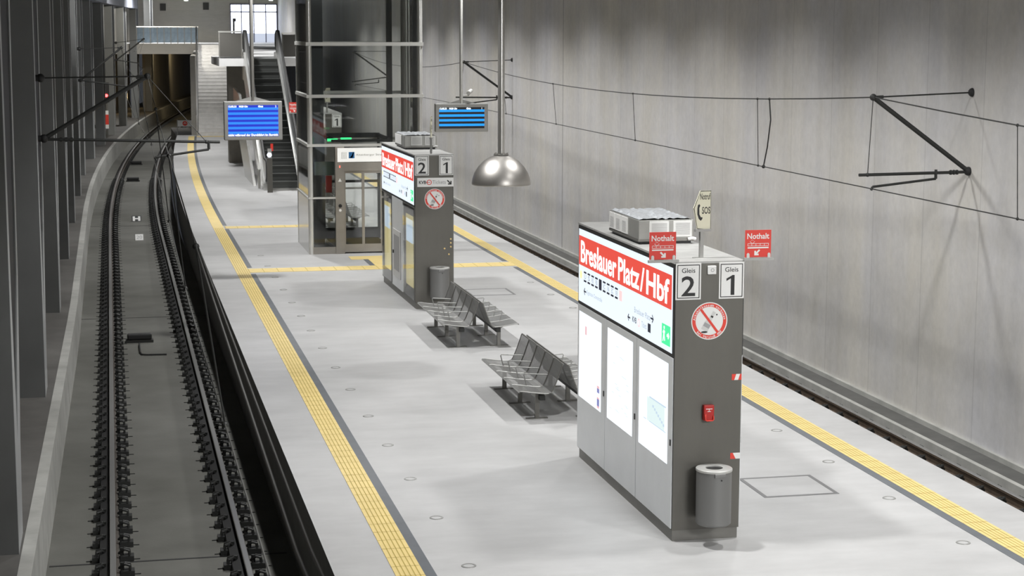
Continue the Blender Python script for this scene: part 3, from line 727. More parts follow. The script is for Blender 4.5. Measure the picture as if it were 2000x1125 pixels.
# air conditioning units on the roofs
def aircon(kv, label, d0, w, l, h, lou):
    r = thing('air_conditioner', label, 'air conditioner', pose(kv, .065, d0, KH), 'roof air conditioners')
    MB().box(0, w, 0, l, .03, h).build('housing', mat('aircon_grey', (.33, .33, .31), .45, .5, var=.1), r, bevel=.006)
    MB().box(.02, w-.02, .03, l-.03, 0, .03).build('base', BLACK, r)
    MB().box(-.006, w+.006, -.008, l+.008, .03, .055).build('rim', STEELD, r)
    for a, b in ((.115, .325), (.375, .575)):
        f = MB().box(a*w/.6, b*w/.6, -.012, 0.0, .075, h-.01).build('louvre', LOUVRE, r)
        s = MB(); 
        for k in range(9): s.box(a*w/.6+.022, b*w/.6-.022, -.0135, -.012, .10+k*.0125*h/.22, .104+k*.0125*h/.22)
        s.build('slots', GREYP, f)
    if lou:
        for k in range(3):
            y1 = l - .02 - k*.24; y0 = y1 - .215
            f = MB().box(-.012, 0, y0, y1, .065, h-.01).build('louvre', LOUVRE, r)
            s = MB()
            for j in range(9): s.box(-.0135, -.012, y0+.04, y1-.04, .085+j*.013, .090+j*.013)
            s.build('slots', GREYP, f)
    else: MB().box(-.012, 0, l*.3, l-.03, .065, h-.01).build('louvre', LOUVRE, r)
    # crumpled plastic film draped over the top
    g = MB(); N_ = 14; vs = []
    rnd = random.Random(3)
    for i in range(N_+1):
        for j in range(N_+1):
            vs.append((w*(.02+.96*i/N_), l*(.02+.96*j/N_), h + .006 + .022*abs(math.sin(i*1.35)) * (.4+.6*rnd.random())))
    g.add(vs, [(i*(N_+1)+j, (i+1)*(N_+1)+j, (i+1)*(N_+1)+j+1, i*(N_+1)+j+1) for i in range(N_) for j in range(N_)])
    g.build('plastic_film', FOIL, r)
    MB().tube([(.47*w/.6+.06, -.03, .05), (.47*w/.6+.10, -.035, .06), (.47*w/.6+.14, -.03, .05)], .016, 8).build('pipe_wrap', WHITE, r, smooth=True)
aircon(KV1, 'grey louvred air conditioner with plastic film on the front kiosk roof', 1.45, .60, 1.12, .25, True)
aircon(KV2, 'grey louvred air conditioner on the second kiosk roof', 1.45, .60, 1.12, .25, False)
# SOS signs
def sos(kv, label, rz):
    r = thing('emergency_call_sign', label, 'sign', pose(kv, .355, .27, KH), 'emergency call signs on the kiosks', rz)
    MB().box(-.018, .018, -.018, .018, 0, .28).build('post', GALV, r)
    MB().box(-.09, .02, -.012, .012, 0, .008).build('foot', GALV, r)
    MB().box(-.07, .10, -.02, .02, .26, .285).build('holder', GALV, r)
    pts = [(-.055, .285), (.095, .285), (.095, .70), (-.03, .70), (-.115, .53)]
    pts = [(.095, .27), (.095, .66), (-.02, .66), (-.09, .49), (-.05, .285)]
    MB().prism(pts, 1, -.006, .006).build('sign_plate', CREAM, r)
    for s_, pl in ((-1, front(0, -.0072, 0)), (1, (Vector((0, .0072, 0)), -VX, VZ))):
        q = -s_
        def tx(m, b, xa, z, w, h, bo): m.text2(pl, b, xa if s_ < 0 else -xa-w, z, w, h, bo)
        t = MB(); tx(t, 'Notruf', -.022, .572, .110, .062, .012); tx(t, 'SOS', .000, .432, .088, .07, .012)
        P = [(-.045, .52), (-.03, .53), (-.02, .515), (-.03, .49), (-.028, .43), (-.012, .40), (.005, .40), (.005, .385), (-.012, .365), (-.035, .385), (-.05, .43), (-.05, .49)]
        P = [(x*q if s_ > 0 else x, z) for x, z in P]
        if s_ > 0: P = P
        t.poly2(pl, P)
        for a, b in zip(pts, pts[1:] + pts[:1]):
            A = Vector(a); B = Vector(b); c = Vector((sum(p[0] for p in pts)/5, sum(p[1] for p in pts)/5))
            A2 = A + (c-A).normalized()*.008; B2 = B + (c-B).normalized()*.008; k = 1 if s_ < 0 else -1
            t.poly2(pl, [(A.x*k, A.y), (B.x*k, B.y), (B2.x*k, B2.y), (A2.x*k, A2.y)])
        t.build('lettering', BLACK, r)
sos(KV1, 'cream arrow shaped Notruf SOS sign on a post on the front kiosk roof', .12)
sos(KV2, 'cream Notruf SOS sign seen nearly edge on above the second kiosk roof', 1.25)
sos(KV3, 'cream Notruf SOS sign above the third kiosk, seen through the lift', .3)
# emergency stop signs on a cross bar over the kiosk end
def nothalt(kv, which, label, grp='emergency stop signs'):
    u0 = {'left': -.265, 'right': .70}[which] - (.42 if kv is KV3 else 0)
    r = thing('emergency_stop_sign', label, 'sign', pose(kv, u0, -.03, KH), grp)
    MB().box(-.005, .72 if kv is KV3 else .30, .0, .03, 0, .025).build('bracket_bar', GALV, r)
    MB().box(.005, .27, .01, .018, .03, .295).build('sign_plate', RED, r)
    pl = front(0, .0088, 0); c = .137
    t = MB().text2(pl, 'Nothalt', c, .208, .225, .056, .018, center=True)
    t.rect2(pl, .03, .245, .116, .129)
    t.rect2(pl, .03, .245, .161, .165).rect2(pl, .03, .245, .139, .143)
    for x in (.03, .07, .113, .156, .199, .241): t.rect2(pl, x, x+.004, .1435, .1605)
    d = .078
    t.poly2(pl, [(d, .1655), (d+.005, .1655), (d+.026, .1815), (d+.0225, .1845)]); t.poly2(pl, [(d-.001, .1655), (d-.0225, .1845), (d-.026, .1815), (d-.006, .1655)])
    t.poly2(pl, [(d-.026, .182), (d-.0225, .185), (d-.0005, .199), (d-.0005, .203)]); t.poly2(pl, [(d+.026, .182), (d+.0005, .203), (d+.0005, .199), (d+.0225, .185)])
    if which == 'left': t.arrow2(pl, .168, .048, .075, -PI/4, .017)
    else: t.arrow2(pl, .100, .048, .075, -3*PI/4, .017)
    t.build('lettering', WHITE, r)
    for x in (.022, .235):
        MB().prism([(x, .022), (x+.028, .022)] + [(x+.014+.014*math.cos(PI*a/8), .058+.014*math.sin(PI*a/8)) for a in range(9)], 1, .004, .022).build('clamp', LGREY, r)
nothalt(KV1, 'left', 'red Nothalt sign over the left corner of the front kiosk, arrow down right')
nothalt(KV1, 'right', 'red Nothalt sign over the right corner of the front kiosk, arrow down left')
nothalt(KV3, 'left', 'small red Nothalt sign on the third kiosk, beside the lift')

# ------------------------------------------------------------------ benches (seat towards -x; the mirrored bench is turned by half a circle)
def bench(label):
    r = thing('bench', label, 'bench', (0, 0, 0), 'perforated steel benches')
    # local: legs at x=0; y from 0 (near leg)
    MB().box(.015, .085, -.10, 2.22, .255, .32).build('beam', IRON, r)
    for y in (0, 1.0, 2.0):
        l = MB().box(-.028, .028, y-.022, y+.022, .012, .33).build('leg', STEELD, r)
        MB().box(-.15, .14, y-.028, y+.028, 0, .012).build('foot_plate', STEELD, l)
        MB().prism([(-.10, .335), (.14, .335), (.06, .27), (-.02, .27)], 1, y-.02, y+.02).build('bracket', GALV, l)
    prof = [(-.265, .375), (-.262, .392), (-.22, .392), (-.10, .372), (.06, .352), (.125, .350)]
    back = [(.125, .350), (.16, .362), (.185, .40), (.235, .52), (.285, .66), (.306, .725), (.316, .728)]
    def sheet(mb, P, y0, y1, t=.008):
        Q = []
        for i, p in enumerate(P):
            a = Vector(P[max(0, i-1)]); b = Vector(P[min(len(P)-1, i+1)]); d = (b-a).normalized(); Q.append((p[0]+d.y*t, p[1]-d.x*t))
        n = len(P); vs = [(x, y, z) for y in (y0, y1) for x, z in P] + [(x, y, z) for y in (y0, y1) for x, z in Q]
        fs = []
        for i in range(n-1):
            fs += [(i, i+1, n+i+1, n+i)[::-1], (2*n+i, 3*n+i, 3*n+i+1, 2*n+i+1)[::-1], (i, 2*n+i, 2*n+i+1, i+1), (n+i, n+i+1, 3*n+i+1, 3*n+i)]
        fs += [(0, n, 3*n, 2*n), (n-1, 3*n-1, 4*n-1, 2*n-1)]
        return mb.add(vs, fs)
    for k in range(5):
        y0 = -.13 + k*.482; y1 = y0 + .462
        s = sheet(MB(), prof, y0, y1).build('seat', PERF, r, uv=True)
        e = MB()
        for y in (y0, y1): e.tube([(x, y, z-.004) for x, z in prof], .008, 6)
        e.tube([(-.265, y0, .378), (-.265, y1, .378)], .010, 6); e.build('seat_rim', GALV, s)
        b = sheet(MB(), back, y0, y1).build('backrest', PERF, r, uv=True)
        e = MB()
        for y in (y0, y1): e.tube([(x, y, z) for x, z in back], .007, 6)
        e.tube([(.313, y0, .727), (.313, y1, .727)], .010, 6); e.build('backrest_rim', STEELD, b)
    for k in range(1, 5):
        y = -.14 + k*.482
        MB().tube([(-.06, y, .36), (-.10, y, .515), (-.09, y, .528), (.20, y, .505), (.225, y, .50)], .0075, 8).build('armrest', GALV, r, smooth=True)
    return r
b0 = bench('perforated steel bench facing left, beside the front kiosk'); b0.location = (5.29, 22.42, 0)
dup(b0, (5.955, 24.42, 0), 'perforated steel bench facing right, half hidden behind the front kiosk', PI)
dup(b0, (5.28, 27.85, 0), 'perforated steel bench facing left, right in front of the second kiosk')
dup(b0, (5.94, 29.85, 0), 'perforated steel bench facing right, back to back with the bench at the second kiosk', PI)
dup(b0, (5.25, 44.9, 0), 'perforated steel bench facing left, seen through the side of the lift')
dup(b0, (5.95, 46.9, 0), 'perforated steel bench facing right, seen through the lift door', PI)
# paper scrap under the rear bench
o = MB((5.66, 28.3, .0)).add([(5.60, 28.25, .001), (5.70, 28.22, .012), (5.73, 28.34, .003), (5.66, 28.40, .02), (5.60, 28.36, .004)], [(0, 1, 2), (0, 2, 3), (0, 3, 4)]).build('paper_scrap', WHITE)
tag(o, 'white paper scrap lying between the rear benches', 'litter')

# ------------------------------------------------------------------ pendant lamp
r = thing('pendant_lamp', 'domed metal pendant lamp on a long pole hanging over the benches', 'lamp', (5.6, 26.1, 2.73))
prof = [(.435, 0), (.437, .02), (.425, .09), (.395, .17), (.34, .26), (.26, .345), (.17, .40), (.10, .425), (.085, .43)]
MB().lathe(prof + [(p[0]-.006, p[1]-.006) for p in prof[::-1]] + [(.435, 0)], n=64).build('lamp_shade', LAMPM, r, smooth=True)
m = MB().cyl((0, 0, .42), (0, 0, .445), .085, 32)
MB().cyl((0, 0, .425), (0, 0, .44), .11, 32).build('flange', STEELD, r, smooth=True)
for k in range(8):
    a = 2*PI*k/8; MB().cyl((.095*math.cos(a), .095*math.sin(a), .44), (.095*math.cos(a), .095*math.sin(a), .462), .011, 8).build('bolt', STEELL, r)
MB().cyl((0, 0, .44), (0, 0, 6.75), .05, 28).build('pole', STEELL, r, smooth=True)
MB().lathe([(.001, .12), (.10, .12), (.12, .2), (.09, .40)], n=24).build('lamp_holder', WHITE, r, smooth=True)

# ------------------------------------------------------------------ hanging departure displays
def display(loc, w, h, label, cols, num, pole_dx):
    r = thing('departure_display', label, 'display', loc, 'hanging departure displays')
    MB().box(-w/2, w/2, 0, .14, 0, h).build('housing', GALV, r, bevel=.015)
    pl = front(0, -.001, 0); mx, mz = .07*w, .065*w
    x0, x1, z0, z1 = -w/2+mx, w/2-mx, mz, h-mz
    s = MB().rect2(pl, x0, x1, z0, z1).build('screen', cols[0], r)
    m = MB(); n = 13 if num == '2' else 9; dz = (z1-z0)/n
    for k in range(1, n, 2): m.rect2(front(0, -.002, 0), x0, x1, z0+dz*k*1.0, z0+dz*(k+1))
    m.build('screen_rows', cols[1], s)
    t = MB(); p3 = front(0, -.003, 0); W = x1-x0
    t.text2(p3, '12.02.21', x0+.01*W, z1-dz*.95, .16*W, dz*.8, .05); t.text2(p3, '10:20 Uhr', x0+.22*W, z1-dz*.95, .18*W, dz*.8, .05)
    t.text2(p3, 'Gleis', x0+.60*W, z1-dz*.95, .10*W, dz*.8, .05); t.text2(p3, num, x0+.94*W, z1-dz*.95, None, dz*.8, .01)
    if num == '2': t.text2(p3, 'nicht während der Durchfahrt im Bereich', x0, z0+.1*dz, W*.99, dz*.95, .05)
    t.build('screen_text', S_TXT, s)
    MB().prism([(-w*.3+pole_dx, h), (w*.3+pole_dx, h), (.05+pole_dx, h+.08), (-.05+pole_dx, h+.08)], 1, .05, .10).build('bracket', GALV, r)
    MB().cyl((pole_dx, .075, h), (pole_dx, .075, 6.6-loc[2]), .038, 20).build('pole', POSTM if num == '1' else STEELD, r, smooth=True)
    return r
display((2.74, 36.0, 2.82), 1.14, .76, 'hanging display with blue striped screen over the left platform edge', (S_BLUE2, S_BLUE1), '2', 0)
display((7.68, 40.0, 2.71), 1.20, .63, 'hanging display with black and azure striped screen above the second kiosk', (S_BLACK, S_CYAN), '1', .0)
r = thing('security_camera', 'small security camera on an arm from the right display pole', 'camera', (7.68, 40.06, 3.52))
MB().tube([(.04, 0, 0), (.16, -.03, .0), (.19, -.04, .05)], .010, 6).build('arm', STEELD, r)
MB().cyl((.13, -.16, .06), (.24, .10, .10), .045, 12).build('camera_body', LGREY, r, smooth=True)
MB().cyl((.24, .10, .10), (.25, .12, .103), .04, 12).build('lens', BLACK, r)

# ------------------------------------------------------------------ overhead line
def cantilever(label, A1, A2, T, E, st, v, grp='overhead line cantilevers'):
    """A1 lower wall pin, A2 upper pin, T top of strut, E end of register arm, st = (u,z) pairs of steady arm; all (u,z)"""
    r = thing('overhead_line_cantilever', label, 'cantilever', (A1[0], v, A1[1]), grp)
    o = (A1[0], v, A1[1]); s = 1 if T[0] > A1[0] else -1
    def P(p, dv=0): return (p[0], v+dv, p[1])
    def lerp(a, b, t): return (a[0]+(b[0]-a[0])*t, a[1]+(b[1]-a[1])*t)
    MB(o).cyl(P(A1), P(T), .033, 12).build('strut', IRON, r, smooth=True)
    MB(o).cyl(P(A2), P(T), .011, 8).build('stay_rod', IRON, r)
    ar = (A1[0]+s*.05, A1[1]-.01)
    MB(o).cyl(P(ar), P(E), .022, 10).build('register_arm', IRON, r, smooth=True)
    for q in (A1, A2): MB(o).ball(P(q), .065).cyl(P(q), P((q[0]-s*.08, q[1])), .05, 12).build('wall_insulator', RUBBER, r, smooth=True)
    for t in (.02, .05, .08): MB(o).cyl(P(lerp(ar, E, .05+t)), P(lerp(ar, E, .065+t)), .035, 10).build('clamp', IRON, r)
    MB(o).cyl(P(lerp(T, A2, .02)), P(lerp(T, A2, .10)), .022, 8).ball(P(T), .05).build('strut_head', IRON, r)
    d = lerp(E, ar, .08)
    MB(o).cyl(P(T), P(d), .006, 6).ball(P(d), .03).build('hanger_wire', IRON, r)
    MB(o).cyl(P(st[0]), P(st[1]), .018, 8).tube([P(st[0]), P((st[0][0], st[0][1]+.13))], .022, 8).tube([P(st[1]), P((st[1][0]-s*-.02, st[1][1]-.05))], .018, 6).build('steady_arm', IRON, r)
    return r
R1, R2, R3 = 23.87, 53.3, 77.8
cantilever('near overhead line bracket on the concrete wall at the far right', (11.95, 3.0), (11.97, 4.12), (10.46, 4.06), (10.28, 2.97), ((11.45, 2.90), (10.49, 2.80)), R1)
cantilever('overhead line bracket on the concrete wall behind the pendant lamp', (11.77, 2.97), (11.78, 4.08), (10.3, 4.02), (10.05, 2.98), ((11.3, 2.9), (10.45, 2.80)), R2)
cantilever('distant overhead line bracket on the right wall, seen through the lift', (11.74, 2.94), (11.75, 4.03), (10.22, 4.03), (10.15, 2.74), ((11.3, 2.7), (10.3, 2.62)), R3)
L1, L2, L3 = 28.0, 61.4, 95.3
cantilever('nearest overhead line bracket on the left columns', (-.98, 3.36), (-1.0, 4.26), (.56, 4.28), (1.62, 3.28), ((1.45, 3.17), (.64, 3.06)), L1)
cantilever('middle overhead line bracket on the left columns', (-.92, 3.30), (-.93, 4.32), (.42, 4.36), (.62, 3.08), ((.60, 2.98), (.45, 2.92)), L2)
cantilever('farthest overhead line bracket, in front of the glass gallery', (.38, 3.38), (.38, 4.25), (1.78, 4.45), (1.50, 3.22), ((1.45, 3.1), (1.65, 3.0)), L3)
WIREM = mat('wire_grey', (.20, .20, .19), .4, .5)
def wire(name, label, pts, r_=.008):
    o0 = pts[0]
    o = MB(o0).tube(pts, r_, 6).build(name, IRON if 'right' in label else WIREM); tag(o, label, 'wire', 'overhead wires'); return o
def span(a, b, sag, n=14):
    out = []
    for i in range(n):
        t = i/n; out.append((a[0]+(b[0]-a[0])*t, a[1]+(b[1]-a[1])*t, a[2]+(b[2]-a[2])*t - 4*sag*t*(1-t)))
    return out
SR = [(10.47, -5.6, 4.06), (10.47, R1, 4.06), (10.3, R2, 4.02), (10.22, R3, 4.03)]
pts = sum([span(SR[i], SR[i+1], .36) for i in range(3)], []) + [SR[3]]
wire('messenger_wire', 'upper sagging overhead wire along the right wall', pts, .010)
CR = [(10.7, -5.6, 2.78), (10.49, R1, 2.77), (10.42, R2, 2.72), (10.3, R3, 2.62)]
wire('contact_wire', 'lower overhead wire along the right wall', sum([span(CR[i], CR[i+1], .0, 3) for i in range(3)], []) + [CR[3]], .009)
def at(P, v):
    for a, b in zip(P, P[1:]):
        if a[1] <= v <= b[1]:
            t = (v-a[1])/(b[1]-a[1]); return Vector(a).lerp(Vector(b), t)
for i, v in enumerate((19.7, 28.5, 35.7, 42.4, 48.0)):
    a, b = at(pts, v), at(CR, v)
    o = MB(tuple(b)).tube([a, b], .006, 6).ball(a, .02).ball(b, .02).build('dropper_wire', IRON)
    tag(o, 'thin dropper between the right overhead wires, %s from the camera' % ORD[i], 'wire', 'droppers of the right overhead line')
a, b = at(pts, 27.95), at(CR, 28.25)
o = MB(tuple(b)).tube([a, a.lerp(b, .3)+Vector((0, -.14, 0)), a.lerp(b, .7)+Vector((0, -.10, 0)), b], .011, 6).ball(a, .022).ball(b, .03).build('feeder_cable', RUBBER)
tag(o, 'bowed black cable linking the right overhead wires', 'wire')
# left line
ML = [(.45, -6, 4.0), (.45, 4.7, 3.62), (.45, 10.3, 3.78), (.50, 19, 3.98), (.56, L1, 4.28)] + span((.56, L1, 4.28), (.42, L2, 4.36), .36, 10)[1:] + span((.42, L2, 4.36), (1.78, L3, 4.45), .36, 10) + [(1.78, L3, 4.45)]
wire('messenger_wire', 'upper overhead wire over the left track', ML, .0055)
wire('messenger_wire', 'second upper wire over the left track running close beside the first', [(.462, 10.25, 3.78), (.490, 4.7, 3.62), (.51, -6, 4.0)], .004)
CLW = [(.6, -6, 2.75), (.59, 15, 2.75), (.65, 23, 2.75), (.64, L1, 2.95), (.77, 36, 2.75), (.6, 48, 2.75), (.5, L2, 2.85), (.95, 80, 2.8), (1.75, L3, 2.95)]
wire('contact_wire', 'lower overhead wire over the left track', CLW, .0055)
for i, v in enumerate((10.3, 15.9, 21.6, 36, 44, 52)):
    a, b = at(ML, v), at(CLW, v)
    o = MB(tuple(b)).tube([a, b], .006, 6).ball(a, .02).ball(b, .02).build('dropper_wire', IRON)
    tag(o, 'thin dropper between the left overhead wires, %s from the camera' % ORD[i], 'wire', 'droppers of the left overhead line')

# ------------------------------------------------------------------ things on the left track slab
def magnet(loc, label, rz=0, L_=.48):
    r = thing('track_magnet', label, 'track device', loc, 'track magnets', rz)
    MB().box(0, L_, -.09, .09, .05, .17).build('housing', RUBBER, r, bevel=.03)
    MB().box(-.03, L_+.03, -.12, .12, 0, .05).build('mounting_plate', IRON, r)
magnet((.20, 36.3, ZB), 'black box shaped track magnet between the left rails, nearest one')
magnet((.58, 75.2, ZB), 'black track magnet far along the left track, lower of two')
magnet((.85, 84.4, ZB), 'black track magnet far along the left track, upper of two')
o = MB((.43, 34.7, ZB)).tube([(.43, 35.9, ZB+.04), (.43, 34.95, ZB+.03), (.46, 34.75, ZB+.02), (.55, 34.7, ZB+.02), (.92, 34.68, ZB+.02)], .016, 8).build('cable', RUBBER, smooth=True)
tag(o, 'bent black cable beside the nearest track magnet', 'cable')
TILT = -0.85
r = thing('track_sign', 'black board with white H symbol between the left rails', 'sign', (.73, 59.4, ZB)); r.rotation_euler = (TILT, 0, 0)
MB().box(-.15, .15, 0, .02, .0, .26).build('sign_plate', BLACK, r)
MB().rect2(front(0, -.001, 0), -.12, -.05, .03, .23).rect2(front(0, -.001, 0), .05, .12, .03, .23).rect2(front(0, -.001, 0), -.05, .05, .105, .155).build('lettering', WHITE, r)
r = thing('track_sign', 'small white plate with number 20 between the left rails', 'sign', (.73, 54.1, ZB)); r.rotation_euler = (TILT, 0, 0)
MB().box(-.115, .115, 0, .02, 0, .24).build('sign_plate', WHITE, r)
MB().text2(front(0, -.001, 0), '20', 0, .055, .16, .13, .0, center=True).build('lettering', GREYP, r)

# platform-end barrier
r = thing('end_barrier', 'low white barrier with a red round sign at the end of the platform', 'barrier', (3.52, 88.0, 0))
struct(MB().box(3.05, 3.95, 87.0, 96, ZB, -.12).build('floor_platform_end', WALK))
r.location = (3.5, 89.0, -.12)
for x in (-.36, .36): MB().box(x-.02, x+.02, -.02, .02, 0, .75).build('post', GALV, r)
MB().box(-.34, .34, -.015, .015, .42, .72).build('board', WHITE, r)
MB().disc2(front(0, -.017, 0), 0, .57, .12, 28).build('red_disc', REDS, r)
MB().rect2(front(0, -.019, 0), -.07, .07, .56, .58).poly2(front(0, -.019, 0), [(-.025, .60), (.025, .60), (0, .66)]).build('white_symbol', WHITE, r)
# signal on the left
r = thing('track_signal', 'track signal showing red on a post between the left columns', 'signal', (-.17, 93.4, -.45))
MB().cyl((0, 0, 0), (0, 0, 1.9), .05, 12).build('post', STEELD, r)
MB().box(-.14, .14, -.10, .06, 1.75, 2.75).build('signal_head', BLACK, r, bevel=.02)
MB().cyl((0, -.10, 2.1), (0, -.13, 2.1), .075, 20).build('red_lamp', E_REDL, r)
for z, mm in ((.45, WHITE), (.65, REDS), (1.15, WHITE)): MB().box(-.08, .08, -.07, -.05, z, z+(.5 if mm is REDS else .2)).build('marker_board', mm, r)

# ------------------------------------------------------------------ glass lift
LX0, LX1, LY0, LY1 = 4.25, 6.83, 40.2, 42.65
R = thing('glass_lift', 'tall glass and steel lift shaft behind the second kiosk', 'lift', (LX0, LY0, 0)); O = (LX0, LY0, 0)
LZ = 7.6
for x, y in ((LX0, LY0), (LX1-.11, LY0), (LX0, LY1-.11), (LX1-.11, LY1-.11)):
    MB(O).cyl((x+.055, y+.055, 0), (x+.055, y+.055, LZ), .06, 20).build('corner_post', POSTM, R, smooth=True)
for z, h in ((1.24, .04), (2.40, .06), (3.48, .07), (4.62, .08), (5.8, .07), (7.0, .07)):
    m = MB(O)
    if z > 1.3: m.box(LX0-.02, LX1+.02, LY0-.02, LY0+.07, z, z+h)
    else: m.box(LX0, 4.85, LY0-.01, LY0+.05, z, z+h)
    m.box(LX0-.02, LX0+.05, LY0+.07, LY1, z, z+h).box(LX1-.05, LX1+.02, LY0+.07, LY1, z, z+h).box(LX0, LX1, LY1-.06, LY1+.02, z, z+h)
    m.build('ring_beam', BEAMM, R)
MB(O).box(LX0+.01, 4.86, LY0+.005, LY0+.04, 0, .16).build('base_panel', LSTEEL, R)
MB(O).box(LX0+.005, LX0+.035, LY0+.04, LY1, 0, 1.24).build('side_panel', mat('polished_panel', (.52, .51, .49), .16, .85), R)
MB(O).box(5.92, LX1-.01, LY0+.005, LY0+.04, 0, .16).build('base_panel', LSTEEL, R)
m = MB(O)
m.box(LX0+.10, 4.85, LY0+.015, LY0+.03, .16, 2.40).box(5.95, LX1-.11, LY0+.015, LY0+.03, .16, 2.40)
m.box(LX0+.10, LX1-.1, LY0+.015, LY0+.03, 2.46, LZ); m.box(LX1-.03, LX1-.015, LY0+.1, LY1-.1, .1, LZ); m.box(LX0+.1, LX1-.1, LY1-.03, LY1-.015, .1, LZ)
m.build('glazing', GLASSD, R)
MB(O).box(LX0+.012, LX0+.027, LY0+.1, LY1-.1, 1.28, LZ).build('side_glazing', GLASS, R)
MB(O).box(4.85, 5.05, LY0-.02, LY0+.12, 0, 2.40).build('door_pillar', LSTEEL, R)
MB(O).box(5.90, 5.98, LY0-.02, LY0+.12, 0, 2.40).build('door_pillar', LSTEEL, R)
MB(O).box(5.05, 5.90, LY0-.015, LY0+.11, 1.86, 2.05).build('door_header', LSTEEL, R)
sg = MB(O).box(4.90, 6.30, LY0-.035, LY0-.02, 2.06, 2.37).build('lift_sign', mat('sign_backlit', (.8, .8, .78), .4, emit=(.95, .96, .92), estr=.35), R)
pl = front(0, LY0-.0365, 0)
MB(O).text2(pl, 'Altenberger Straße', 5.31, 2.18, .66, .06, .008).build('lettering', GREYP, sg)
MB(O).rect2(pl, 5.15, 5.28, 2.14, 2.28).build('blue_pictogram', mat('pictogram_blue', (.03, .18, .45), .4), sg)
m = MB(O)
for k in range(3):
    for j in range(6): m.rect2(pl, 4.99+k*.045, 5.01+k*.045, 2.13+j*.026, 2.145+j*.026)
m.build('dot_pattern', GREYP, sg)
MB(O).poly2(front(0, LY0-.0365, 0), [(5.165, 2.15), (5.235, 2.15), (5.27, 2.27), (5.245, 2.27), (5.21, 2.19)]).build('pictogram_figure', WHITE, sg)
for a, b in ((5.05, 5.475), (5.475, 5.90)):
    d = MB(O).box(a, a+.03, LY0+.03, LY0+.07, .03, 1.86).box(b-.03, b, LY0+.03, LY0+.07, .03, 1.86).box(a+.03, b-.03, LY0+.03, LY0+.07, 1.80, 1.86).box(a+.03, b-.03, LY0+.03, LY0+.07, .03, .21).build('door_leaf', LSTEEL, R)
    MB(O).box(a+.03, b-.03, LY0+.045, LY0+.055, .21, 1.80).build('door_glass', GLASS, d)
m = MB(O).cyl((4.95, LY0-.02, 1.08), (4.95, LY0-.035, 1.08), .04, 16); m.build('call_button', BLACK, R)
MB(O).cyl((4.95, LY0-.02, .98), (4.95, LY0-.03, .98), .03, 16).build('key_switch', WHITE, R)
MB(O).poly2(front(0, LY0-.021, 0), [(4.91, 1.62), (4.99, 1.62), (4.95, 1.70)]).build('triangle_mark', WHITE, R)
MB(O).box(4.935, 4.965, LY0-.024, LY0-.02, 1.93, 1.98).build('status_lamp', emis('status_red', (1, .15, .1), 1.5), R)
# inside: guide frame, cabin rails, machine box
m = MB(O).box(4.40, 4.72, 41.2, 41.5, 0.1, LZ); m.build('guide_column', LIFTDARK, R)
MB(O).box(6.36, 6.48, LY1-.25, LY1-.1, .1, LZ).build('guide_column', LIFTDARK, R)
MB(O).box(6.70, 6.78, LY0+.5, LY0+.62, .1, LZ).build('guide_column', LIFTDARK, R)
for x in (6.52, 6.58): MB(O).cyl((x, LY0+.35, .1), (x, LY0+.35, LZ), .025, 12).build('guide_rail', POSTM, R, smooth=True)
MB(O).box(4.86, 6.1, LY0+.3, LY1-.3, .02, .12).build('cabin_floor', LIFTDARK, R)
m = MB(O)
for z in (.30, 1.42): m.box(4.86, 6.1, LY1-.36, LY1-.30, z, z+.06)
m.box(4.78, 6.1, LY1-.36, LY1-.30, .12, .34)
m.box(4.80, 4.86, LY1-.36, LY1-.3, .1, 2.5).box(6.1, 6.16, LY1-.36, LY1-.3, .1, 2.5).build('cabin_frame', LIFTDARK, R)
MB(O).box(4.80, 6.16, LY1-.36, LY1-.28, 2.48, 2.58).box(4.80, 6.16, LY0+.28, LY0+.36, 2.48, 2.54).box(4.80, 4.88, LY0+.36, LY1-.36, 2.48, 2.56).box(6.08, 6.16, LY0+.36, LY1-.36, 2.48, 2.56).build('cabin_roof_frame', LIFTDARK, R)
MB(O).box(4.42, 4.86, LY0+.25, LY0+.28, 1.75, 2.05).build('notice_board', mat('notice_green_grey', (.22, .30, .27), .5), R)
MB(O).box(4.66, 4.80, LY0+.22, LY0+.26, 1.36, 1.74).build('red_panel', RED, R)
MB(O).box(4.72, 4.95, LY0+.30, LY0+.34, 2.50, 2.56).build('exit_light', emis('exit_glow', (.04, .85, .22), 1.6), R)
MB(O).box(5.02, 5.26, LY0+.30, LY0+.34, 2.50, 2.58).build('exit_light', emis('exit_glow', (.04, .85, .22), 1.6), R)

# ------------------------------------------------------------------ escalator
EV0, EV1, EZ = 57.3, 64.4, 3.95
R = thing('escalator', 'escalator with dark steps rising to the upper level behind the lift', 'escalator', (4.78, EV0-.9, 0)); O = (4.78, EV0-.9, 0)
EX0, EX1 = 4.80, 5.72
n = 18; run = (EV1-EV0)/n; rise = EZ/n
for k in range(n):
    y = EV0 + k*run; z = k*rise
    y_ = y
    m = MB(O)
    # curved riser
    P = [(y_, z-.25), (y_, z+.02), (y_+.015, z+rise*.5), (y_+.0, z+rise-.012), (y_+.006, z+rise), (y_+run+.02, z+rise), (y_+run+.02, z-.25)]
    s_ = m.prism(P, 0, EX0, EX1).build('step', STEPM, R)
    if k % 1 == 0: MB(O).box(EX0, EX1, y_-.004, y_+.02, z+rise-.012, z+rise+.002).build('step_edge', mat('step_edge_grey', (.16, .165, .16), .4, .5), s_)
MB(O).box(EX0-.0, EX1, EV0-.9, EV0, .001, .012).build('comb_plate', STEELL, R)
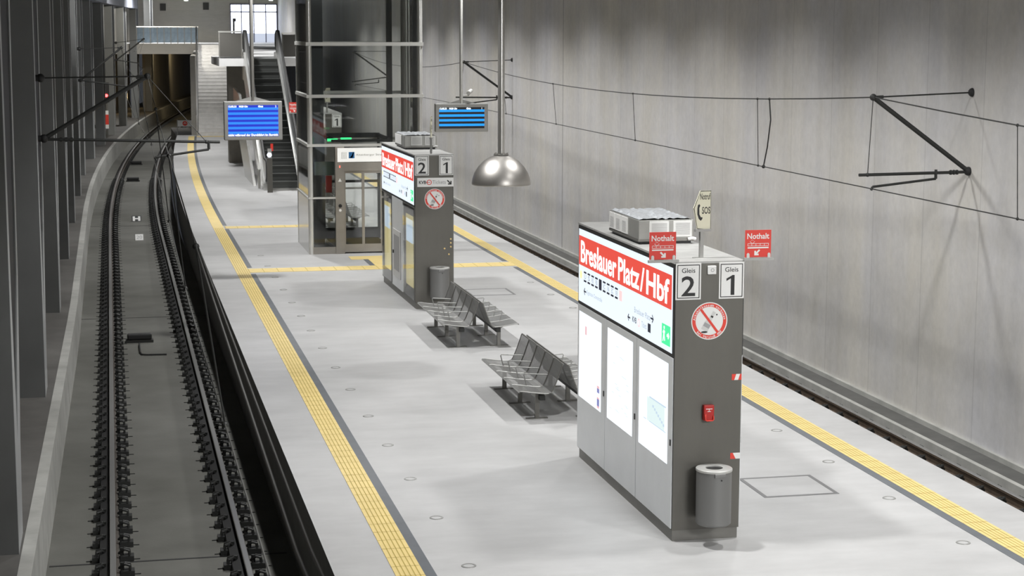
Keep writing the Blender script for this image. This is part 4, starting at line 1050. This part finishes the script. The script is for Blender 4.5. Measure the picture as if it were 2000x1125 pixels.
def inclined(mb, x0, x1, lo, hi, y0=EV0, y1=EV1):
    """slab following the incline between heights lo and hi above the step line"""
    sl = EZ/(EV1-EV0)
    pts = [(EV0-.75, max(.0, lo)), (EV0, max(.0, lo)), (EV1, EZ+lo), (EV1+.9, EZ+lo), (EV1+.9, EZ+hi), (EV1, EZ+hi), (EV0+.1, hi), (EV0-.75, hi)]
    if lo < 0: pts = [(EV0-.75, 0.0), (EV0-lo/sl, 0.0), (EV1, EZ+lo), (EV1+.9, EZ+lo), (EV1+.9, EZ+hi), (EV1, EZ+hi), (EV0+.1, hi), (EV0-.75, hi)]
    q = [(0, 1, 6, 7), (1, 2, 5, 6), (2, 3, 4, 5)]
    for f in q: mb.prism([pts[i] for i in f], 0, x0, x1)
    return mb
BAL = mat('balustrade_steel', (.58, .58, .56), .25, .75)
for x0, x1 in ((EX0-.20, EX0-.02), (EX1+.02, EX1+.20)):
    inclined(MB(O), x0, x1, -.75, .22).build('truss_cladding', BAL, R)
    inclined(MB(O), x0+.06, x1-.06, .22, .92).build('balustrade', mat('balustrade_panel', (.40, .41, .41), .3, .6), R)
    xm = (x0+x1)/2; pts = [(xm, EV0-.72, .35)]
    for a in range(7):
        t = PI*1.5 - PI*a/6; pts.append((xm, EV0-.72+.32*math.cos(t), .62+.32*math.sin(t)))
    pts += [(xm, EV0, .95), (xm, EV1, EZ+.95), (xm, EV1+.8, EZ+.95)]
    for a in range(7):
        t = PI*.5 - PI*a/6; pts.append((xm, EV1+.8+.32*math.cos(t), EZ+.62+.32*math.sin(t)))
    MB(O).tube(pts, .042, 10).build('handrail', RUBBER, R, smooth=True)
# steel panels beside the foot of the escalator
o = MB((4.45, 58.4, 0)).prism([(58.4, 0), (62.2, 0), (67.5, 2.3), (67.5, 2.85), (64.5, 2.7)], 0, 4.42, 4.50).build('side_screen', BAL)
tag(o, 'slanting steel side screen left of the escalator foot', 'screen')
r = thing('gate_post', 'steel gate post with lamps at the foot of the escalator', 'post', (4.72, 55.9, 0))
MB().box(-.07, .09, -.05, .05, 0, 1.05).build('post_body', STEEL, r)
MB().box(-.05, .07, -.06, .0, 1.06, 1.35).build('post_head', STEELL, r)
MB().cyl((-.0, -.065, 1.16), (-.0, -.06, 1.16), .07, 16).build('blue_light', emis('post_blue_white', (.65, .72, 1.0), 4), r)
MB().box(.04, .12, -.05, -.04, 1.28, 1.5).build('red_mark', RED, r)
r2 = thing('steel_post', 'short steel post left of the escalator gate post', 'post', (4.52, 57.4, 0))
MB().cyl((0, 0, 0), (0, 0, .55), .04, 12).build('post_body', STEELL, r2); MB().ball((0, 0, .58), .05).build('post_cap', STEELL, r2, smooth=True)
tag(MB((4.64, 69, 0)).box(4.31, 4.97, 68.6, 69.3, 0, 3.66).build('support_pier', mat('pier_brown', (.13, .12, .10), .6, var=.15)), 'dark brown pier under the upper level, left of the escalator', 'pier')

# ------------------------------------------------------------------ stairs
R = thing('staircase', 'long straight staircase up to the gallery at the far end', 'staircase', (4.0, 86.3, 0), None, -.055)
n = 26; run = 8.2/n; rise = 4.16/n; W = 1.43
m = MB()
NOSE = MB()
for k in range(n):
    m.box(0, W, k*run, 8.2, k*rise, (k+1)*rise)
    NOSE.box(0, W, k*run-.012, k*run+.035, (k+1)*rise, (k+1)*rise+.006)
m.build('steps', INOX, R); NOSE.build('step_edges', mat('stair_edge_light', (.62, .61, .58), .4, .2), R)
for x in (-.10, W+.02):
    MB().prism([(-.1, -.02), (.15, -.02), (8.2, 4.0), (8.3, 4.2), (8.3, 4.45), (-.1, .35)], 0, x, x+.08).build('stringer', GALV, R)
MB().tube([(-.06, -.15, .0), (-.06, -.15, .95), (-.06, 8.2, 5.05), (-.06, 8.35, 5.05)], .035, 8).build('handrail', STEELL, R, smooth=True)
MB().prism([(-.1, .30), (8.2, 4.4), (8.2, 4.95), (-.1, .88)], 0, -.07, -.05).build('side_glass', GLASSB, R)
r = MB((4.0, 85.9, 0)).box(3.9, 5.45, 85.4, 86.0, .0005, .006).build('tactile_field', YEL)
tag(r, 'yellow warning field at the foot of the far staircase', 'tactile paving')

# ------------------------------------------------------------------ gallery balustrades
def guard(name, label, x0, x1, y, z, h, panes, mglass, post=STEELD, dy=0):
    r = thing(name, label, 'balustrade', (x0, y, z))
    o = (x0, y, z)
    for k in range(panes):
        a = x0+(x1-x0)*k/panes; b = x0+(x1-x0)*(k+1)/panes
        MB(o).box(a+.02, b-.02, y-.008, y+.008, z+.06, z+h-.05).build('glass_pane', mglass, r)
    for k in range(panes+1):
        a = x0+(x1-x0)*k/panes; MB(o).box(a-.02, a+.02, y-.025, y+.025, z, z+h-.02).build('post', post, r)
    MB(o).box(x0-.03, x1+.03, y-.03, y+.03, z+h-.03, z+h+.02).build('handrail', STEELL, r)
    return r
guard('glass_balustrade', 'glass balustrade of the gallery over the left track', 1.3, 5.40, 114.2, 4.06, 1.02, 10, GLASSB)
PANELD = mat('guard_panel_dark', (.075, .072, .065), .4, .3)
guard('panel_balustrade', 'dark panel balustrade of the upper level left of the escalator', 3.78, 4.56, 64.56, 3.95, .93, 1, PANELD)
guard('panel_balustrade', 'dark panel balustrade of the upper level between the escalator and the lift', 5.98, 6.56, 64.56, 3.95, .88, 1, PANELD)
r = thing('steel_post', 'dark slim post with a reader head on the upper level beside the window', 'post', (7.85, 118, 4.02))
MB().cyl((0, 0, 0), (0, 0, 1.45), .06, 12).build('post_body', BLACK, r); MB().box(-.06, .14, -.06, .06, 1.40, 1.6).build('reader_head', BLACK, r)
# dark openings in the end wall, hanging lamps
for i, (u, z) in enumerate(((3.78, 6.44), (6.74, 6.52))):
    o = MB((u, 130, z)).box(u-.2, u+.2, 129.95, 130.01, z-.25, z+.25).build('wall_vent', BLACK); tag(o, 'small dark square opening high in the end wall, %s one' % ('left', 'right')[i], 'vent', 'dark openings in the end wall')
for i, (u, z) in enumerate(((5.30, 6.85), (6.24, 6.95), (10.1, 6.98), (11.1, 6.9))):
    r = thing('hanging_lamp', 'glowing hanging lamp at the top of the far hall, %s from the left' % ORD[i], 'lamp', (u, 128, z+.1), 'hanging lamps in the far hall')
    MB().cyl((0, 0, -.1), (0, 0, .12), .13, 16).build('lamp_body', E_LAMP, r); MB().cyl((0, 0, .12), (0, 0, ZC-z-.02), .015, 6).build('rod', IRON, r)
